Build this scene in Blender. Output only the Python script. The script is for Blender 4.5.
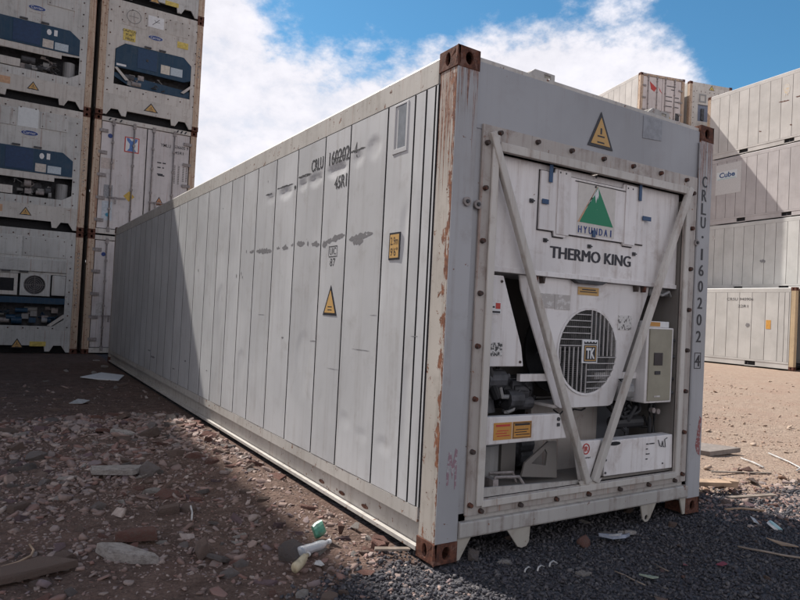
import bpy, bmesh, math, random
import numpy as np
from mathutils import Matrix, Vector

for o in list(bpy.data.objects):
    bpy.data.objects.remove(o)
R = math.radians
random.seed(7)
rng = np.random.default_rng(7)
scene = bpy.context.scene
C = scene.collection

# ------------------------------------------------------------------ camera
cam_d = bpy.data.cameras.new("camera")
cam = bpy.data.objects.new("camera", cam_d)
C.objects.link(cam)
scene.camera = cam
rx, dn, fw = Vector((.84507, -.53232, .04983)), Vector((.05192, -.01106, -.99859)), Vector((.53212, .84647, .01829))
m3 = Matrix((rx, -dn, -fw)).transposed()
cam.matrix_world = Matrix.Translation((-2.105, -2.870, 1.389)) @ m3.to_4x4()
cam_d.sensor_width = 36
cam_d.lens = 642.05 / 800 * 36
cam_d.clip_start = .05
cam_d.clip_end = 3000

# ------------------------------------------------------------------ sun and sky
SUN_T = Vector((.205, -.847, -1.0)).normalized()          # the way the light travels
EL = math.asin(-SUN_T.z)
AZ = math.atan2(-SUN_T.x, -SUN_T.y)                      # from +Y towards +X
sd = bpy.data.lights.new("sun", 'SUN')
sd.energy = 4.3
sd.angle = R(.5)
sd.color = (1, .955, .89)
sun = bpy.data.objects.new("sun", sd)
C.objects.link(sun)
sun.rotation_euler = SUN_T.to_track_quat('-Z', 'Y').to_euler()

world = bpy.data.worlds.new("World")
scene.world = world
world.use_nodes = True
nt = world.node_tree
nt.nodes.clear()
N, Lk = nt.nodes, nt.links


def wn(t, **k):
    n = N.new(t)
    for a, b in k.items():
        setattr(n, a, b)
    return n


def wmath(op, a, b=None, clamp=False):
    n = wn('ShaderNodeMath', operation=op, use_clamp=clamp)
    for i, v in enumerate((a, b)):
        if v is None:
            continue
        if isinstance(v, (int, float)):
            n.inputs[i].default_value = v
        else:
            Lk.new(v, n.inputs[i])
    return n.outputs[0]


sky = wn('ShaderNodeTexSky', sky_type='NISHITA', sun_disc=False, sun_elevation=EL, sun_rotation=AZ,
         altitude=300, air_density=1.0, dust_density=.4, ozone_density=2.5)
tc = wn('ShaderNodeTexCoord')
sep = wn('ShaderNodeSeparateXYZ')
Lk.new(tc.outputs['Generated'], sep.inputs[0])
az = wmath('MULTIPLY', wmath('ARCTAN2', sep.outputs[0], sep.outputs[1]), 57.2958)
el = wmath('MULTIPLY', wmath('ARCSINE', sep.outputs[2]), 57.2958)
# upper edge of the cloud bank as a function of the compass direction
fc = wn('ShaderNodeFloatCurve')
pts = [(-180, 46), (-90, 60), (-30, 68), (2, 56), (12, 35), (16.5, 25.6), (20, 22.9), (25, 21.9), (30, 21.7), (35, 22.6),
       (42, 24.6), (48.4, 25.2), (52.5, 24.0), (55.5, 21.2), (57.5, 17), (61, 9), (75, 6), (110, 24), (180, 46)]
cv = fc.mapping.curves[0]
for i, (a, e) in enumerate(pts):
    p = ((a + 180) / 360, e / 90)
    if i == 0:
        cv.points[0].location = p
    elif i == len(pts) - 1:
        cv.points[1 if len(cv.points) == 2 else len(cv.points) - 1].location = p
    else:
        cv.points.new(*p)
fc.mapping.update()
Lk.new(wmath('DIVIDE', wmath('ADD', az, 180), 360), fc.inputs['Value'])
cut = wmath('MULTIPLY', fc.outputs[0], 90)


def wnoise(scale, detail, rough, dist=0, off=(0, 0, 0), sc=(1, 1, 1)):
    mp = wn('ShaderNodeMapping')
    mp.inputs['Location'].default_value = off
    mp.inputs['Scale'].default_value = sc
    Lk.new(tc.outputs['Generated'], mp.inputs[0])
    n = wn('ShaderNodeTexNoise')
    n.inputs['Scale'].default_value = scale
    n.inputs['Detail'].default_value = detail
    n.inputs['Roughness'].default_value = rough
    n.inputs['Distortion'].default_value = dist
    Lk.new(mp.outputs[0], n.inputs['Vector'])
    return n.outputs['Fac']


n1 = wnoise(9, 7, .60, .0, (3, 1, 2), (1, 1, 1.7))
n2 = wnoise(30, 6, .62, .0, (1, 7, 2), (1, 1, 1.5))
n3 = wnoise(3.0, 4, .5, 0, (5, 5, 1))
d = wmath('SUBTRACT', cut, el)
d = wmath('ADD', d, wmath('MULTIPLY', wmath('SUBTRACT', n1, .5), 10))
d = wmath('ADD', d, wmath('MULTIPLY', wmath('SUBTRACT', n2, .5), 5.5))
mr = wn('ShaderNodeMapRange', interpolation_type='SMOOTHSTEP')
mr.inputs['From Min'].default_value = -1.7
mr.inputs['From Max'].default_value = 2.5
Lk.new(d, mr.inputs['Value'])
# thin places inside the bank let some blue through
thin = wn('ShaderNodeMapRange', interpolation_type='SMOOTHSTEP')
thin.inputs['From Min'].default_value = .33
thin.inputs['From Max'].default_value = .52
thin.inputs['To Min'].default_value = .86
thin.inputs['To Max'].default_value = 1
Lk.new(wmath('ADD', wmath('MULTIPLY', n1, .6), wmath('MULTIPLY', n2, .4)), thin.inputs['Value'])
mask = wmath('MULTIPLY', mr.outputs[0], thin.outputs[0], True)
shade = wn('ShaderNodeMapRange')
shade.inputs['From Min'].default_value = .32
shade.inputs['From Max'].default_value = .66
Lk.new(wmath('ADD', wmath('MULTIPLY', n3, .5), wmath('MULTIPLY', wmath('ADD', n1, n2), .25)), shade.inputs['Value'])
ccol = wn('ShaderNodeMix', data_type='RGBA')
ccol.inputs['A'].default_value = (3.2, 3.2, 3.5, 1)
ccol.inputs['B'].default_value = (4.9, 4.8, 5.1, 1)
Lk.new(shade.outputs[0], ccol.inputs['Factor'])
mx = wn('ShaderNodeMix', data_type='RGBA')
Lk.new(mask, mx.inputs['Factor'])
tint = wn('ShaderNodeMix', data_type='RGBA', blend_type='MULTIPLY')
tint.inputs['Factor'].default_value = 1
tint.inputs['B'].default_value = (.285, .515, .56, 1)
Lk.new(sky.outputs[0], tint.inputs['A'])
Lk.new(tint.outputs['Result'], mx.inputs['A'])
Lk.new(ccol.outputs['Result'], mx.inputs['B'])
bg = wn('ShaderNodeBackground')
bg.inputs['Strength'].default_value = .13
Lk.new(mx.outputs['Result'], bg.inputs['Color'])
wo = wn('ShaderNodeOutputWorld')
Lk.new(bg.outputs[0], wo.inputs['Surface'])

scene.view_settings.view_transform = 'Standard'
scene.view_settings.look = 'None'
scene.view_settings.gamma = 1
scene.view_settings.exposure = .80
scene.render.engine = 'CYCLES'

# ------------------------------------------------------------------ materials
MATS = {}


class NB:
    def __init__(s, name):
        s.m = bpy.data.materials.new(name)
        s.m.use_nodes = True
        s.t = s.m.node_tree
        s.b = s.t.nodes['Principled BSDF']

    def n(s, t, **k):
        x = s.t.nodes.new(t)
        for a, b in k.items():
            setattr(x, a, b)
        return x

    def l(s, a, b):
        s.t.links.new(a, b)

    def coord(s, scale=(1, 1, 1), rand=True):
        tcn = s.n('ShaderNodeTexCoord')
        mp = s.n('ShaderNodeMapping')
        mp.inputs['Scale'].default_value = scale
        if rand:
            oi = s.n('ShaderNodeObjectInfo')
            mu = s.n('ShaderNodeMath', operation='MULTIPLY')
            mu.inputs[1].default_value = 37
            s.l(oi.outputs['Random'], mu.inputs[0])
            ad = s.n('ShaderNodeVectorMath', operation='ADD')
            s.l(tcn.outputs['Object'], ad.inputs[0])
            s.l(mu.outputs[0], ad.inputs[1])
            s.l(ad.outputs[0], mp.inputs[0])
        else:
            s.l(tcn.outputs['Object'], mp.inputs[0])
        return mp.outputs[0]

    def noise(s, vec, scale, detail=4, rough=.55, dist=0):
        x = s.n('ShaderNodeTexNoise')
        x.inputs['Scale'].default_value = scale
        x.inputs['Detail'].default_value = detail
        x.inputs['Roughness'].default_value = rough
        x.inputs['Distortion'].default_value = dist
        s.l(vec, x.inputs['Vector'])
        return x.outputs['Fac']

    def ramp(s, f, a, b, lo=0., hi=1.):
        x = s.n('ShaderNodeMapRange', interpolation_type='SMOOTHSTEP')
        x.inputs['From Min'].default_value = a
        x.inputs['From Max'].default_value = b
        x.inputs['To Min'].default_value = lo
        x.inputs['To Max'].default_value = hi
        s.l(f, x.inputs['Value'])
        return x.outputs[0]

    def mix(s, f, a, b):
        x = s.n('ShaderNodeMix', data_type='RGBA')
        for k, v in (('Factor', f), ('A', a), ('B', b)):
            if isinstance(v, (int, float)):
                x.inputs[k].default_value = v
            elif isinstance(v, tuple):
                x.inputs[k].default_value = (*v[:3], 1)
            else:
                s.l(v, x.inputs[k])
        return x.outputs['Result']

    def math(s, op, a, b):
        x = s.n('ShaderNodeMath', operation=op)
        for i, v in enumerate((a, b)):
            if isinstance(v, (int, float)):
                x.inputs[i].default_value = v
            else:
                s.l(v, x.inputs[i])
        return x.outputs[0]

    def bump(s, h, strength=.3, dist=.01):
        x = s.n('ShaderNodeBump')
        x.inputs['Strength'].default_value = strength
        x.inputs['Distance'].default_value = dist
        s.l(h, x.inputs['Height'])
        s.l(x.outputs[0], s.b.inputs['Normal'])


RUST = (.16, .055, .025)


def paint(name, col, dirt=.35, rust=.15, streak=.0, rough=.5, bump=.15, dcol=(.20, .165, .135), warp=0., rand=True, run=None, edge=False):
    """weathered enamel: uneven colour, grime, vertical run marks, rust chips"""
    k = NB(name)
    v = k.coord(rand=rand)
    vs = k.coord((9, 9, .55), rand=rand)
    big = k.noise(v, 1.1, 4, .55)
    fine = k.noise(v, 14, 6, .65)
    st = k.noise(vs, 2.0, 5, .6)
    c = k.mix(k.ramp(big, .3, .7), tuple(x * .86 for x in col), tuple(min(1, x * 1.07) for x in col))
    g = k.math('MULTIPLY', k.ramp(st, .46, .78), k.ramp(fine, .3, .7, .35, 1))
    c = k.mix(k.math('MULTIPLY', g, dirt), c, dcol)
    blot = k.ramp(k.noise(v, 4.5, 7, .7, .4), .52, .72)
    c = k.mix(k.math('MULTIPLY', blot, dirt * .55), c, dcol)
    if streak > 0:
        s2 = k.ramp(k.noise(k.coord((16, 16, .35), rand=rand), 2.2, 5, .7), .62 - .18 * streak, .72 - .12 * streak)
        rc = k.mix(k.ramp(fine, .3, .7), (.30, .13, .07), (.20, .07, .035))
        c = k.mix(k.math('MULTIPLY', s2, min(1, .35 + .5 * streak)), c, rc)
    if rust > 0:
        chips = k.ramp(k.noise(v, 17, 8, .72, .3), .70 - .16 * rust, .735 - .16 * rust)
        rc = k.mix(k.ramp(k.noise(v, 60, 3, .6), .35, .65), (.24, .10, .05), (.085, .035, .022))
        c = k.mix(chips, c, rc)
        k.l(k.ramp(chips, 0, 1, rough, .85), k.b.inputs['Roughness'])
    else:
        k.l(k.ramp(fine, .3, .7, rough * .85, min(1, rough * 1.25)), k.b.inputs['Roughness'])
    if run or edge:
        oc = k.n('ShaderNodeTexCoord').outputs['Object']
        sx = k.n('ShaderNodeSeparateXYZ')
        k.l(oc, sx.inputs[0])
        vn = k.noise(k.coord((34, 34, .9), rand=False), 2.0, 4, .6, .6)
        fl_ = k.noise(k.coord(rand=False), 22, 7, .75, .4)
        rc2 = k.mix(k.ramp(fl_, .35, .65), (.27, .11, .055), (.12, .045, .03))
        if run:
            a_, b_r, amt = run
            hgt = k.ramp(sx.outputs[2], a_, b_r)
            th_ = k.math('ADD', vn, k.math('MULTIPLY', hgt, .30))
            c = k.mix(k.math('MULTIPLY', k.math('MULTIPLY', k.ramp(th_, .74, .82), k.ramp(fl_, .25, .6, .45, 1)), amt), c, rc2)
        if edge:
            e_ = k.ramp(k.math('ABSOLUTE', sx.outputs[1], 0), .005, .085, 1, 0)
            th_ = k.math('ADD', k.noise(k.coord((4, 4, 1.6), rand=False), 3.2, 9, .72), k.math('MULTIPLY', e_, .16))
            c = k.mix(k.math('MULTIPLY', k.ramp(th_, .615, .64), .95), c, rc2)
    k.l(c, k.b.inputs['Base Color'])
    h = k.math('ADD', k.math('MULTIPLY', fine, .25), k.math('MULTIPLY', big, warp))
    k.bump(h, bump, .01)
    k.b.inputs['Specular IOR Level'].default_value = .35
    MATS[name] = k.m
    return k.m


def rusty(name, amount=.6, base=(.45, .42, .38)):
    k = NB(name)
    v = k.coord()
    f = k.noise(v, 13, 8, .7, .4)
    r1 = k.mix(k.ramp(k.noise(v, 45, 5, .65), .3, .7), (.15, .062, .04), (.06, .03, .024))
    c = k.mix(k.ramp(f, .62 - .35 * amount, .68 - .35 * amount), base, r1)
    k.l(c, k.b.inputs['Base Color'])
    k.b.inputs['Roughness'].default_value = .85
    k.b.inputs['Specular IOR Level'].default_value = .2
    k.bump(k.noise(v, 50, 5, .7), .5, .006)
    MATS[name] = k.m
    return k.m


def plain(name, col, rough=.55, metal=0., var=.15, nscale=20, trans=0., spec=.4):
    k = NB(name)
    v = k.coord()
    f = k.noise(v, nscale, 5, .6)
    c = k.mix(k.ramp(f, .3, .7), tuple(x * (1 - var) for x in col), tuple(min(1, x * (1 + var)) for x in col))
    k.l(c, k.b.inputs['Base Color'])
    k.b.inputs['Roughness'].default_value = rough
    k.b.inputs['Metallic'].default_value = metal
    k.b.inputs['Transmission Weight'].default_value = trans
    k.b.inputs['Specular IOR Level'].default_value = spec
    MATS[name] = k.m
    return k.m


def worn_print(name, col, under, wear=.5, scale=40):
    """ink or paint partly rubbed off the surface it is printed on"""
    k = NB(name)
    v = k.coord()
    f = k.ramp(k.noise(v, scale, 6, .7), .68 - .3 * wear, .74 - .3 * wear)
    k.l(k.mix(f, col, under), k.b.inputs['Base Color'])
    k.b.inputs['Roughness'].default_value = .6
    MATS[name] = k.m
    return k.m


def rocks_mat(name, cols, rough=.9, island=True, bscale=30):
    k = NB(name)
    if island:
        r = k.n('ShaderNodeNewGeometry').outputs['Random Per Island']
    else:
        r = k.n('ShaderNodeObjectInfo').outputs['Random']
    cr = k.n('ShaderNodeValToRGB')
    el_ = cr.color_ramp
    el_.interpolation = 'LINEAR'
    el_.elements[0].position = 0
    el_.elements[0].color = (*cols[0], 1)
    el_.elements[1].position = 1
    el_.elements[1].color = (*cols[-1], 1)
    for i, c_ in enumerate(cols[1:-1]):
        e = el_.elements.new((i + 1) / (len(cols) - 1))
        e.color = (*c_, 1)
    k.l(r, cr.inputs[0])
    v = k.coord(rand=not island)
    f = k.noise(v, bscale, 6, .7)
    c = k.mix(k.ramp(f, .3, .7, 0, .55), cr.outputs[0], tuple(sum(q_[i_] for q_ in cols) / len(cols) * .8 for i_ in range(3)))
    k.l(c, k.b.inputs['Base Color'])
    k.b.inputs['Roughness'].default_value = rough
    k.b.inputs['Specular IOR Level'].default_value = .2
    k.bump(f, .6, .01)
    MATS[name] = k.m
    return k.m


SIDE = paint('side_paint', (.51, .51, .515), dirt=.36, rust=.05, rough=.5, bump=.10, warp=.6)
RAILP = paint('rail_paint', (.50, .475, .44), dirt=.55, rust=.62, streak=.15, bump=.25)
HEAD = paint('header_paint', (.33, .335, .35), dirt=.18, rust=.14, bump=.12, run=(2.5, 3.1, .12))
POSTF = paint('post_front_paint', (.37, .37, .38), dirt=.45, rust=.3, bump=.2, run=(1.7, 2.9, .9))
POSTS = paint('post_side_paint', (.47, .43, .385), dirt=.7, rust=.6, streak=.0, bump=.3, run=(1.3, 2.75, .95), edge=True)
UNITP = paint('unit_paint', (.72, .69, .675), dirt=.7, rust=.06, bump=.12, dcol=(.30, .225, .18), run=(1.2, 2.9, .12))
FLANGE = paint('flange_paint', (.40, .365, .335), dirt=1.0, rust=.4, streak=.3, bump=.4, dcol=(.15, .10, .08))
BARP = paint('brace_paint', (.54, .51, .47), dirt=.9, rust=.22, streak=.1, bump=.2, dcol=(.24, .17, .13))
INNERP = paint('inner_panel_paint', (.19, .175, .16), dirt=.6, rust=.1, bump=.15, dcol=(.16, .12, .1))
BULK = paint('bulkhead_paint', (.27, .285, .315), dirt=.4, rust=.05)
SILLP = paint('sill_paint', (.42, .40, .375), dirt=1.0, rust=.45, bump=.35, dcol=(.15, .11, .09))
FOOTP = paint('foot_paint', (.42, .39, .34), dirt=.8, rust=.4, bump=.2)
RUSTM = rusty('rusted_casting', .9, (.30, .2, .15))
RUST2 = rusty('part_rusted_casting', .7, (.16, .09, .07))
BOLTM = rusty('bolt_rust', .35, (.07, .055, .05))
DARK = plain('dark_void', (.02, .02, .022), .9)
RUBBER = plain('black_rubber', (.018, .018, .02), .55)
DMETAL = plain('dark_machinery', (.055, .055, .06), .6, var=.5, nscale=9)
GMETAL = paint('grey_machinery', (.26, .255, .25), dirt=.6, rust=.15, dcol=(.07, .06, .05))
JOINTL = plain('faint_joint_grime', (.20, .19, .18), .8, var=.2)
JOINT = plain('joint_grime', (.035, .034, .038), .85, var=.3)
INK = worn_print('black_ink', (.03, .03, .033), (.5, .49, .49), .35, 60)
INKS = plain('solid_ink', (.022, .022, .028), .5)
SMEAR = worn_print('grey_smear', (.17, .165, .17), (.5, .495, .5), .25, 30)
ORANGE = worn_print('orange_vinyl', (.50, .24, .05), (.5, .42, .32), .2, 25)
AMBER = worn_print('amber_vinyl', (.50, .30, .10), (.45, .36, .26), .25, 25)
YELLOW = plain('yellow_vinyl', (.55, .42, .10), .5, var=.25)
GREENV = worn_print('green_vinyl', (.005, .20, .095), (.55, .54, .52), .05, 18)
BLUEL = plain('blue_plastic_latch', (.02, .065, .15), .5)
NAVY = plain('navy_print', (.02, .05, .20), .5)
WHITEV = plain('white_vinyl', (.66, .66, .66), .5, var=.06)
REDV = plain('red_print', (.45, .05, .04), .5)
PEACH = plain('peach_vinyl', (.50, .30, .18), .5)
GREYV = worn_print('faded_label', (.42, .39, .37), (.58, .56, .54), .55, 30)
BLUEP = paint('blue_cover_paint', (.008, .042, .085), dirt=.35, rust=.0, dcol=(.10, .10, .10))
OLIVE = plain('olive_panel', (.27, .25, .19), .5, var=.1, nscale=6)
STACKP = paint('stack_paint', (.53, .50, .46), dirt=.6, rust=.45, streak=.3, dcol=(.2, .15, .12))
STACKG = paint('stack_paint_grey', (.50, .495, .475), dirt=.6, rust=.42, streak=.35, dcol=(.16, .14, .12))
STACKPOST = paint('stack_post_paint', (.50, .39, .29), dirt=.6, rust=.75, streak=.75, dcol=(.22, .13, .08))
STACKW = paint('stack_wall_paint', (.47, .445, .42), dirt=.22, rust=.1, bump=.1, dcol=(.28, .21, .15))
STACKD = paint('stack_dull_paint', (.40, .37, .365), dirt=.3, rust=.15, bump=.1, dcol=(.22, .18, .15))
STACKC = paint('stack_cream_paint', (.48, .47, .45), dirt=.18, rust=.08, bump=.08, dcol=(.3, .24, .18))
DOORP = paint('door_paint', (.58, .54, .53), dirt=.5, rust=.3, streak=.25)
GALV = plain('galvanised_rod', (.25, .22, .21), .5, var=.3)
WOOD = plain('bare_timber', (.34, .235, .16), .8, var=.3, nscale=8)
WOODG = plain('grey_timber', (.20, .16, .13), .85, var=.4, nscale=8)
PLASTW = plain('white_plastic_scrap', (.40, .39, .38), .6, var=.3)
GREENB = plain('green_bottle_plastic', (.05, .20, .13), .4, var=.35, trans=.2, spec=.4)
CLEARB = plain('dusty_clear_plastic', (.42, .44, .47), .35, trans=.35, spec=.5)
BEIGEB = plain('beige_plastic', (.40, .34, .23), .6, var=.3)
CYANP = plain('pale_blue_plastic', (.30, .50, .52), .4)
BAGM = plain('blue_grey_bag', (.20, .22, .27), .5, var=.3)


# ------------------------------------------------------------------ mesh helpers
class MB:
    def __init__(s):
        s.v, s.f = [], []

    def add(s, vs, fs):
        o = len(s.v)
        s.v += [tuple(p) for p in vs]
        s.f += [tuple(i + o for i in f) for f in fs]
        return s

    def box(s, x0, x1, y0, y1, z0, z1):
        if x0 > x1: x0, x1 = x1, x0
        if y0 > y1: y0, y1 = y1, y0
        if z0 > z1: z0, z1 = z1, z0
        return s.add([(x, y, z) for z in (z0, z1) for y in (y0, y1) for x in (x0, x1)],
                     [(0, 2, 3, 1), (4, 5, 7, 6), (0, 1, 5, 4), (2, 6, 7, 3), (0, 4, 6, 2), (1, 3, 7, 5)])

    def prism(s, poly, y0, y1):
        """polygon in x,z pushed from y0 (front) to y1"""
        n = len(poly)
        a = sum(poly[i][0] * poly[(i + 1) % n][1] - poly[(i + 1) % n][0] * poly[i][1] for i in range(n))
        if a < 0: poly = poly[::-1]
        vs = [(x, y0, z) for x, z in poly] + [(x, y1, z) for x, z in poly]
        fs = [tuple(range(n)), tuple(range(2 * n - 1, n - 1, -1))] + [(i, i + n, (i + 1) % n + n, (i + 1) % n) for i in range(n)]
        return s.add(vs, fs)

    def prismx(s, poly, x0, x1):
        """polygon in y,z pushed from x0 to x1"""
        n = len(poly)
        a = sum(poly[i][0] * poly[(i + 1) % n][1] - poly[(i + 1) % n][0] * poly[i][1] for i in range(n))
        if a < 0: poly = poly[::-1]
        vs = [(x0, y, z) for y, z in poly] + [(x1, y, z) for y, z in poly]
        fs = [tuple(range(n - 1, -1, -1)), tuple(range(n, 2 * n))] + [(i, (i + 1) % n, (i + 1) % n + n, i + n) for i in range(n)]
        return s.add(vs, fs)

    def cyl(s, c, r, h, axis='y', n=16, r2=None):
        """solid cylinder from c along +axis"""
        r2 = r if r2 is None else r2
        ax = {'x': 0, 'y': 1, 'z': 2}[axis]
        u, w = [(1, 2), (2, 0), (0, 1)][ax]
        vs = []
        for k, (rr, hh) in enumerate(((r, 0), (r2, h))):
            for i in range(n):
                t = 2 * math.pi * i / n
                p = [0, 0, 0]
                p[ax] = c[ax] + hh
                p[u] = c[u] + rr * math.cos(t)
                p[w] = c[w] + rr * math.sin(t)
                vs.append(p)
        fs = [tuple(range(n - 1, -1, -1)), tuple(range(n, 2 * n))] + [(i, (i + 1) % n, (i + 1) % n + n, i + n) for i in range(n)]
        return s.add(vs, fs)

    def tube(s, path, r, n=8):
        P = [Vector(p) for p in path]
        rr = r if isinstance(r, (list, tuple)) else [r] * len(P)
        vs, fs = [], []
        up = Vector((0, 0, 1))
        for i, p in enumerate(P):
            t = (P[min(i + 1, len(P) - 1)] - P[max(i - 1, 0)]).normalized()
            a = t.cross(up)
            if a.length < .05: a = t.cross(Vector((1, 0, 0)))
            a.normalize()
            b = a.cross(t)
            for j in range(n):
                th = 2 * math.pi * j / n
                vs.append(p + rr[i] * (math.cos(th) * a + math.sin(th) * b))
        for i in range(len(P) - 1):
            for j in range(n):
                fs.append((i * n + j, i * n + (j + 1) % n, (i + 1) * n + (j + 1) % n, (i + 1) * n + j))
        fs += [tuple(range(n - 1, -1, -1)), tuple(range((len(P) - 1) * n, len(P) * n))]
        return s.add(vs, fs)

    def plate(s, outer, holes, y0, y1):
        """polygon in x,z with holes, from y0 to y1"""
        bm = bmesh.new()
        loops = []
        for lp in [outer] + holes:
            vv = [bm.verts.new((x, 0, z)) for x, z in lp]
            es = [bm.edges.new((vv[i], vv[(i + 1) % len(vv)])) for i in range(len(vv))]
            loops.append((vv, es))
        bmesh.ops.triangle_fill(bm, use_beauty=True, use_dissolve=False, edges=[e for _, es in loops for e in es])
        bm.verts.index_update()
        tri = [[v.index for v in f.verts] for f in bm.faces]
        co = [(v.co.x, v.co.z) for v in bm.verts]
        lps = [[v.index for v in vv] for vv, _ in loops]
        bm.free()
        n = len(co)
        vs = [(x, y0, z) for x, z in co] + [(x, y1, z) for x, z in co]
        fs = []
        for t in tri:
            a = [co[i] for i in t]
            ar = (a[1][0] - a[0][0]) * (a[2][1] - a[0][1]) - (a[2][0] - a[0][0]) * (a[1][1] - a[0][1])
            if ar < 0: t = t[::-1]
            fs.append(tuple(t))
            fs.append(tuple(i + n for i in t[::-1]))
        for li, lp in enumerate(lps):
            a = sum(co[lp[i]][0] * co[lp[(i + 1) % len(lp)]][1] - co[lp[(i + 1) % len(lp)]][0] * co[lp[i]][1] for i in range(len(lp)))
            if (a < 0) != (li > 0): lp = lp[::-1]
            m = len(lp)
            for i in range(m):
                fs.append((lp[i], lp[i] + n, lp[(i + 1) % m] + n, lp[(i + 1) % m]))
        return s.add(vs, fs)

    def xf(s, fn):
        s.v = [tuple(fn(*p)) for p in s.v]
        return s

    def merge(s, o):
        return s.add(o.v, o.f)

    def mesh(s, name, mat, bevel=0, smooth=False):
        me = bpy.data.meshes.new(name)
        me.from_pydata(s.v, [], s.f)
        if bevel:
            bm = bmesh.new()
            bm.from_mesh(me)
            bmesh.ops.remove_doubles(bm, verts=bm.verts, dist=1e-5)
            ed = [e for e in bm.edges if len(e.link_faces) == 2 and e.calc_face_angle(0) > R(35)]
            bmesh.ops.bevel(bm, geom=ed, offset=bevel, segments=2, profile=.6, affect='EDGES', clamp_overlap=True)
            bm.to_mesh(me)
            bm.free()
        if mat: me.materials.append(mat)
        if smooth:
            for p in me.polygons: p.use_smooth = True
        me.update()
        return me

    def build(s, name, mat, parent=None, bevel=0, smooth=False, loc=None, label=None):
        o = bpy.data.objects.new(name, s.mesh(name, mat, bevel, smooth))
        C.objects.link(o)
        if parent: o.parent = parent
        if loc: o.location = loc
        if label: o['label'] = label
        return o


def link(name, me, parent=None, loc=None, rot=None, scale=None):
    o = bpy.data.objects.new(name, me)
    C.objects.link(o)
    if parent: o.parent = parent
    if loc is not None: o.location = loc
    if rot is not None: o.rotation_euler = rot
    if scale is not None: o.scale = scale
    return o


def tag(o, label=None, cat=None, group=None, kind=None):
    if label: o['label'] = label
    if cat: o['category'] = cat
    if group: o['group'] = group
    if kind: o['kind'] = kind
    return o


def thing(name, label, cat, loc=(0, 0, 0), rz=0, group=None):
    o = bpy.data.objects.new(name, None)
    C.objects.link(o)
    o.location = loc
    o.rotation_euler = (0, 0, rz)
    return tag(o, label, cat, group)


def copy_tree(o):
    kids = {}
    for x in bpy.data.objects:
        if x.parent: kids.setdefault(x.parent.name, []).append(x)

    def rec(a_, parent):
        c_ = a_.copy()
        C.objects.link(c_)
        if parent: c_.parent = parent
        for ch in kids.get(a_.name, []): rec(ch, c_)
        return c_
    return rec(o, None)


TXT = {}


def text_mesh(s, bold=0.):
    key = (s, bold)
    if key not in TXT:
        cu = bpy.data.curves.new('lettering', 'FONT')
        cu.body = s
        cu.size = 1
        cu.resolution_u = 3
        cu.offset = bold
        ob = bpy.data.objects.new('lettering', cu)
        C.objects.link(ob)
        bpy.context.view_layer.update()
        me = bpy.data.meshes.new_from_object(ob)
        vs = np.array([v.co[:] for v in me.vertices])
        fs = [tuple(p.vertices) for p in me.polygons]
        bpy.data.objects.remove(ob)
        bpy.data.meshes.remove(me)
        TXT[key] = (vs, fs)
    return TXT[key]


def lettering(s, x0, x1, z0, z1, y, mat, parent=None, side=False, bold=0., mb=None, thick=0.):
    """flat letters filling the given rectangle; front faces -Y, side faces -X (x is then read as y, running backwards)"""
    vs, fs = text_mesh(s, bold)
    lo, hi = vs.min(0), vs.max(0)
    u = (vs[:, 0] - lo[0]) / (hi[0] - lo[0])
    w = (vs[:, 1] - lo[1]) / (hi[1] - lo[1])
    if side:
        pts_ = [(y, x0 + (x1 - x0) * a, z0 + (z1 - z0) * b) for a, b in zip(u, w)]
        if y == 0:
            pts_ = [(on_wall(b, c_) - .0012, b, c_) for a, b, c_ in pts_]
    else:
        pts_ = [(x0 + (x1 - x0) * a, y, z0 + (z1 - z0) * b) for a, b in zip(u, w)]
    m = mb or MB()
    m.add(pts_, fs)
    if thick:
        for k_, dd in enumerate((-thick, thick, -thick * .5, thick * .5)):
            if side: m.add([(a - .0002 * (k_ + 1), b + dd, c_) for a, b, c_ in pts_], fs)
            else: m.add([(a + dd, b - .0002 * (k_ + 1), c_ + (dd * .4 if k_ > 1 else 0)) for a, b, c_ in pts_], fs)
    if mb is None:
        return m.build('lettering', mat, parent)


def circle(cx, cz, rx_, rz_=None, n=24, a0=0):
    rz_ = rz_ or rx_
    return [(cx + rx_ * math.cos(a0 + 2 * math.pi * i / n), cz + rz_ * math.sin(a0 + 2 * math.pi * i / n)) for i in range(n)]


def rect(x0, x1, z0, z1):
    return [(x0, z0), (x1, z0), (x1, z1), (x0, z1)]


# ------------------------------------------------------------------ noise for terrain and dents
_tab = rng.random((256, 256))


def vnoise(x, y):
    x = np.asarray(x, float); y = np.asarray(y, float)
    xi, yi = np.floor(x).astype(int), np.floor(y).astype(int)
    fx, fy = x - xi, y - yi
    fx = fx * fx * (3 - 2 * fx); fy = fy * fy * (3 - 2 * fy)
    g = lambda a, b: _tab[a % 256, b % 256]
    return (g(xi, yi) * (1 - fx) + g(xi + 1, yi) * fx) * (1 - fy) + (g(xi, yi + 1) * (1 - fx) + g(xi + 1, yi + 1) * fx) * fy - .5


def sstep(a, b, x):
    t = np.clip((np.asarray(x, float) - a) / (b - a), 0, 1)
    return t * t * (3 - 2 * t)


def rubble_w(x, y):
    x = np.asarray(x, float); y = np.asarray(y, float)
    n = vnoise(x * 1.3 + 7, y * 1.1)
    w = sstep(1.2, 2.2, y + n * .8) * (1 - sstep(4.6, 5.4, y + n * .7))
    near = sstep(-.1, .5, y + .35 * x + .5 + n) * (1 - sstep(1.0, 1.6, y)) * .35
    return np.clip(np.maximum(w * (.45 + .75 * sstep(-.15, .2, vnoise(x * 2.1, y * 1.6 + 3) + .1)), near), 0, 1) * (x < .0)


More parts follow.
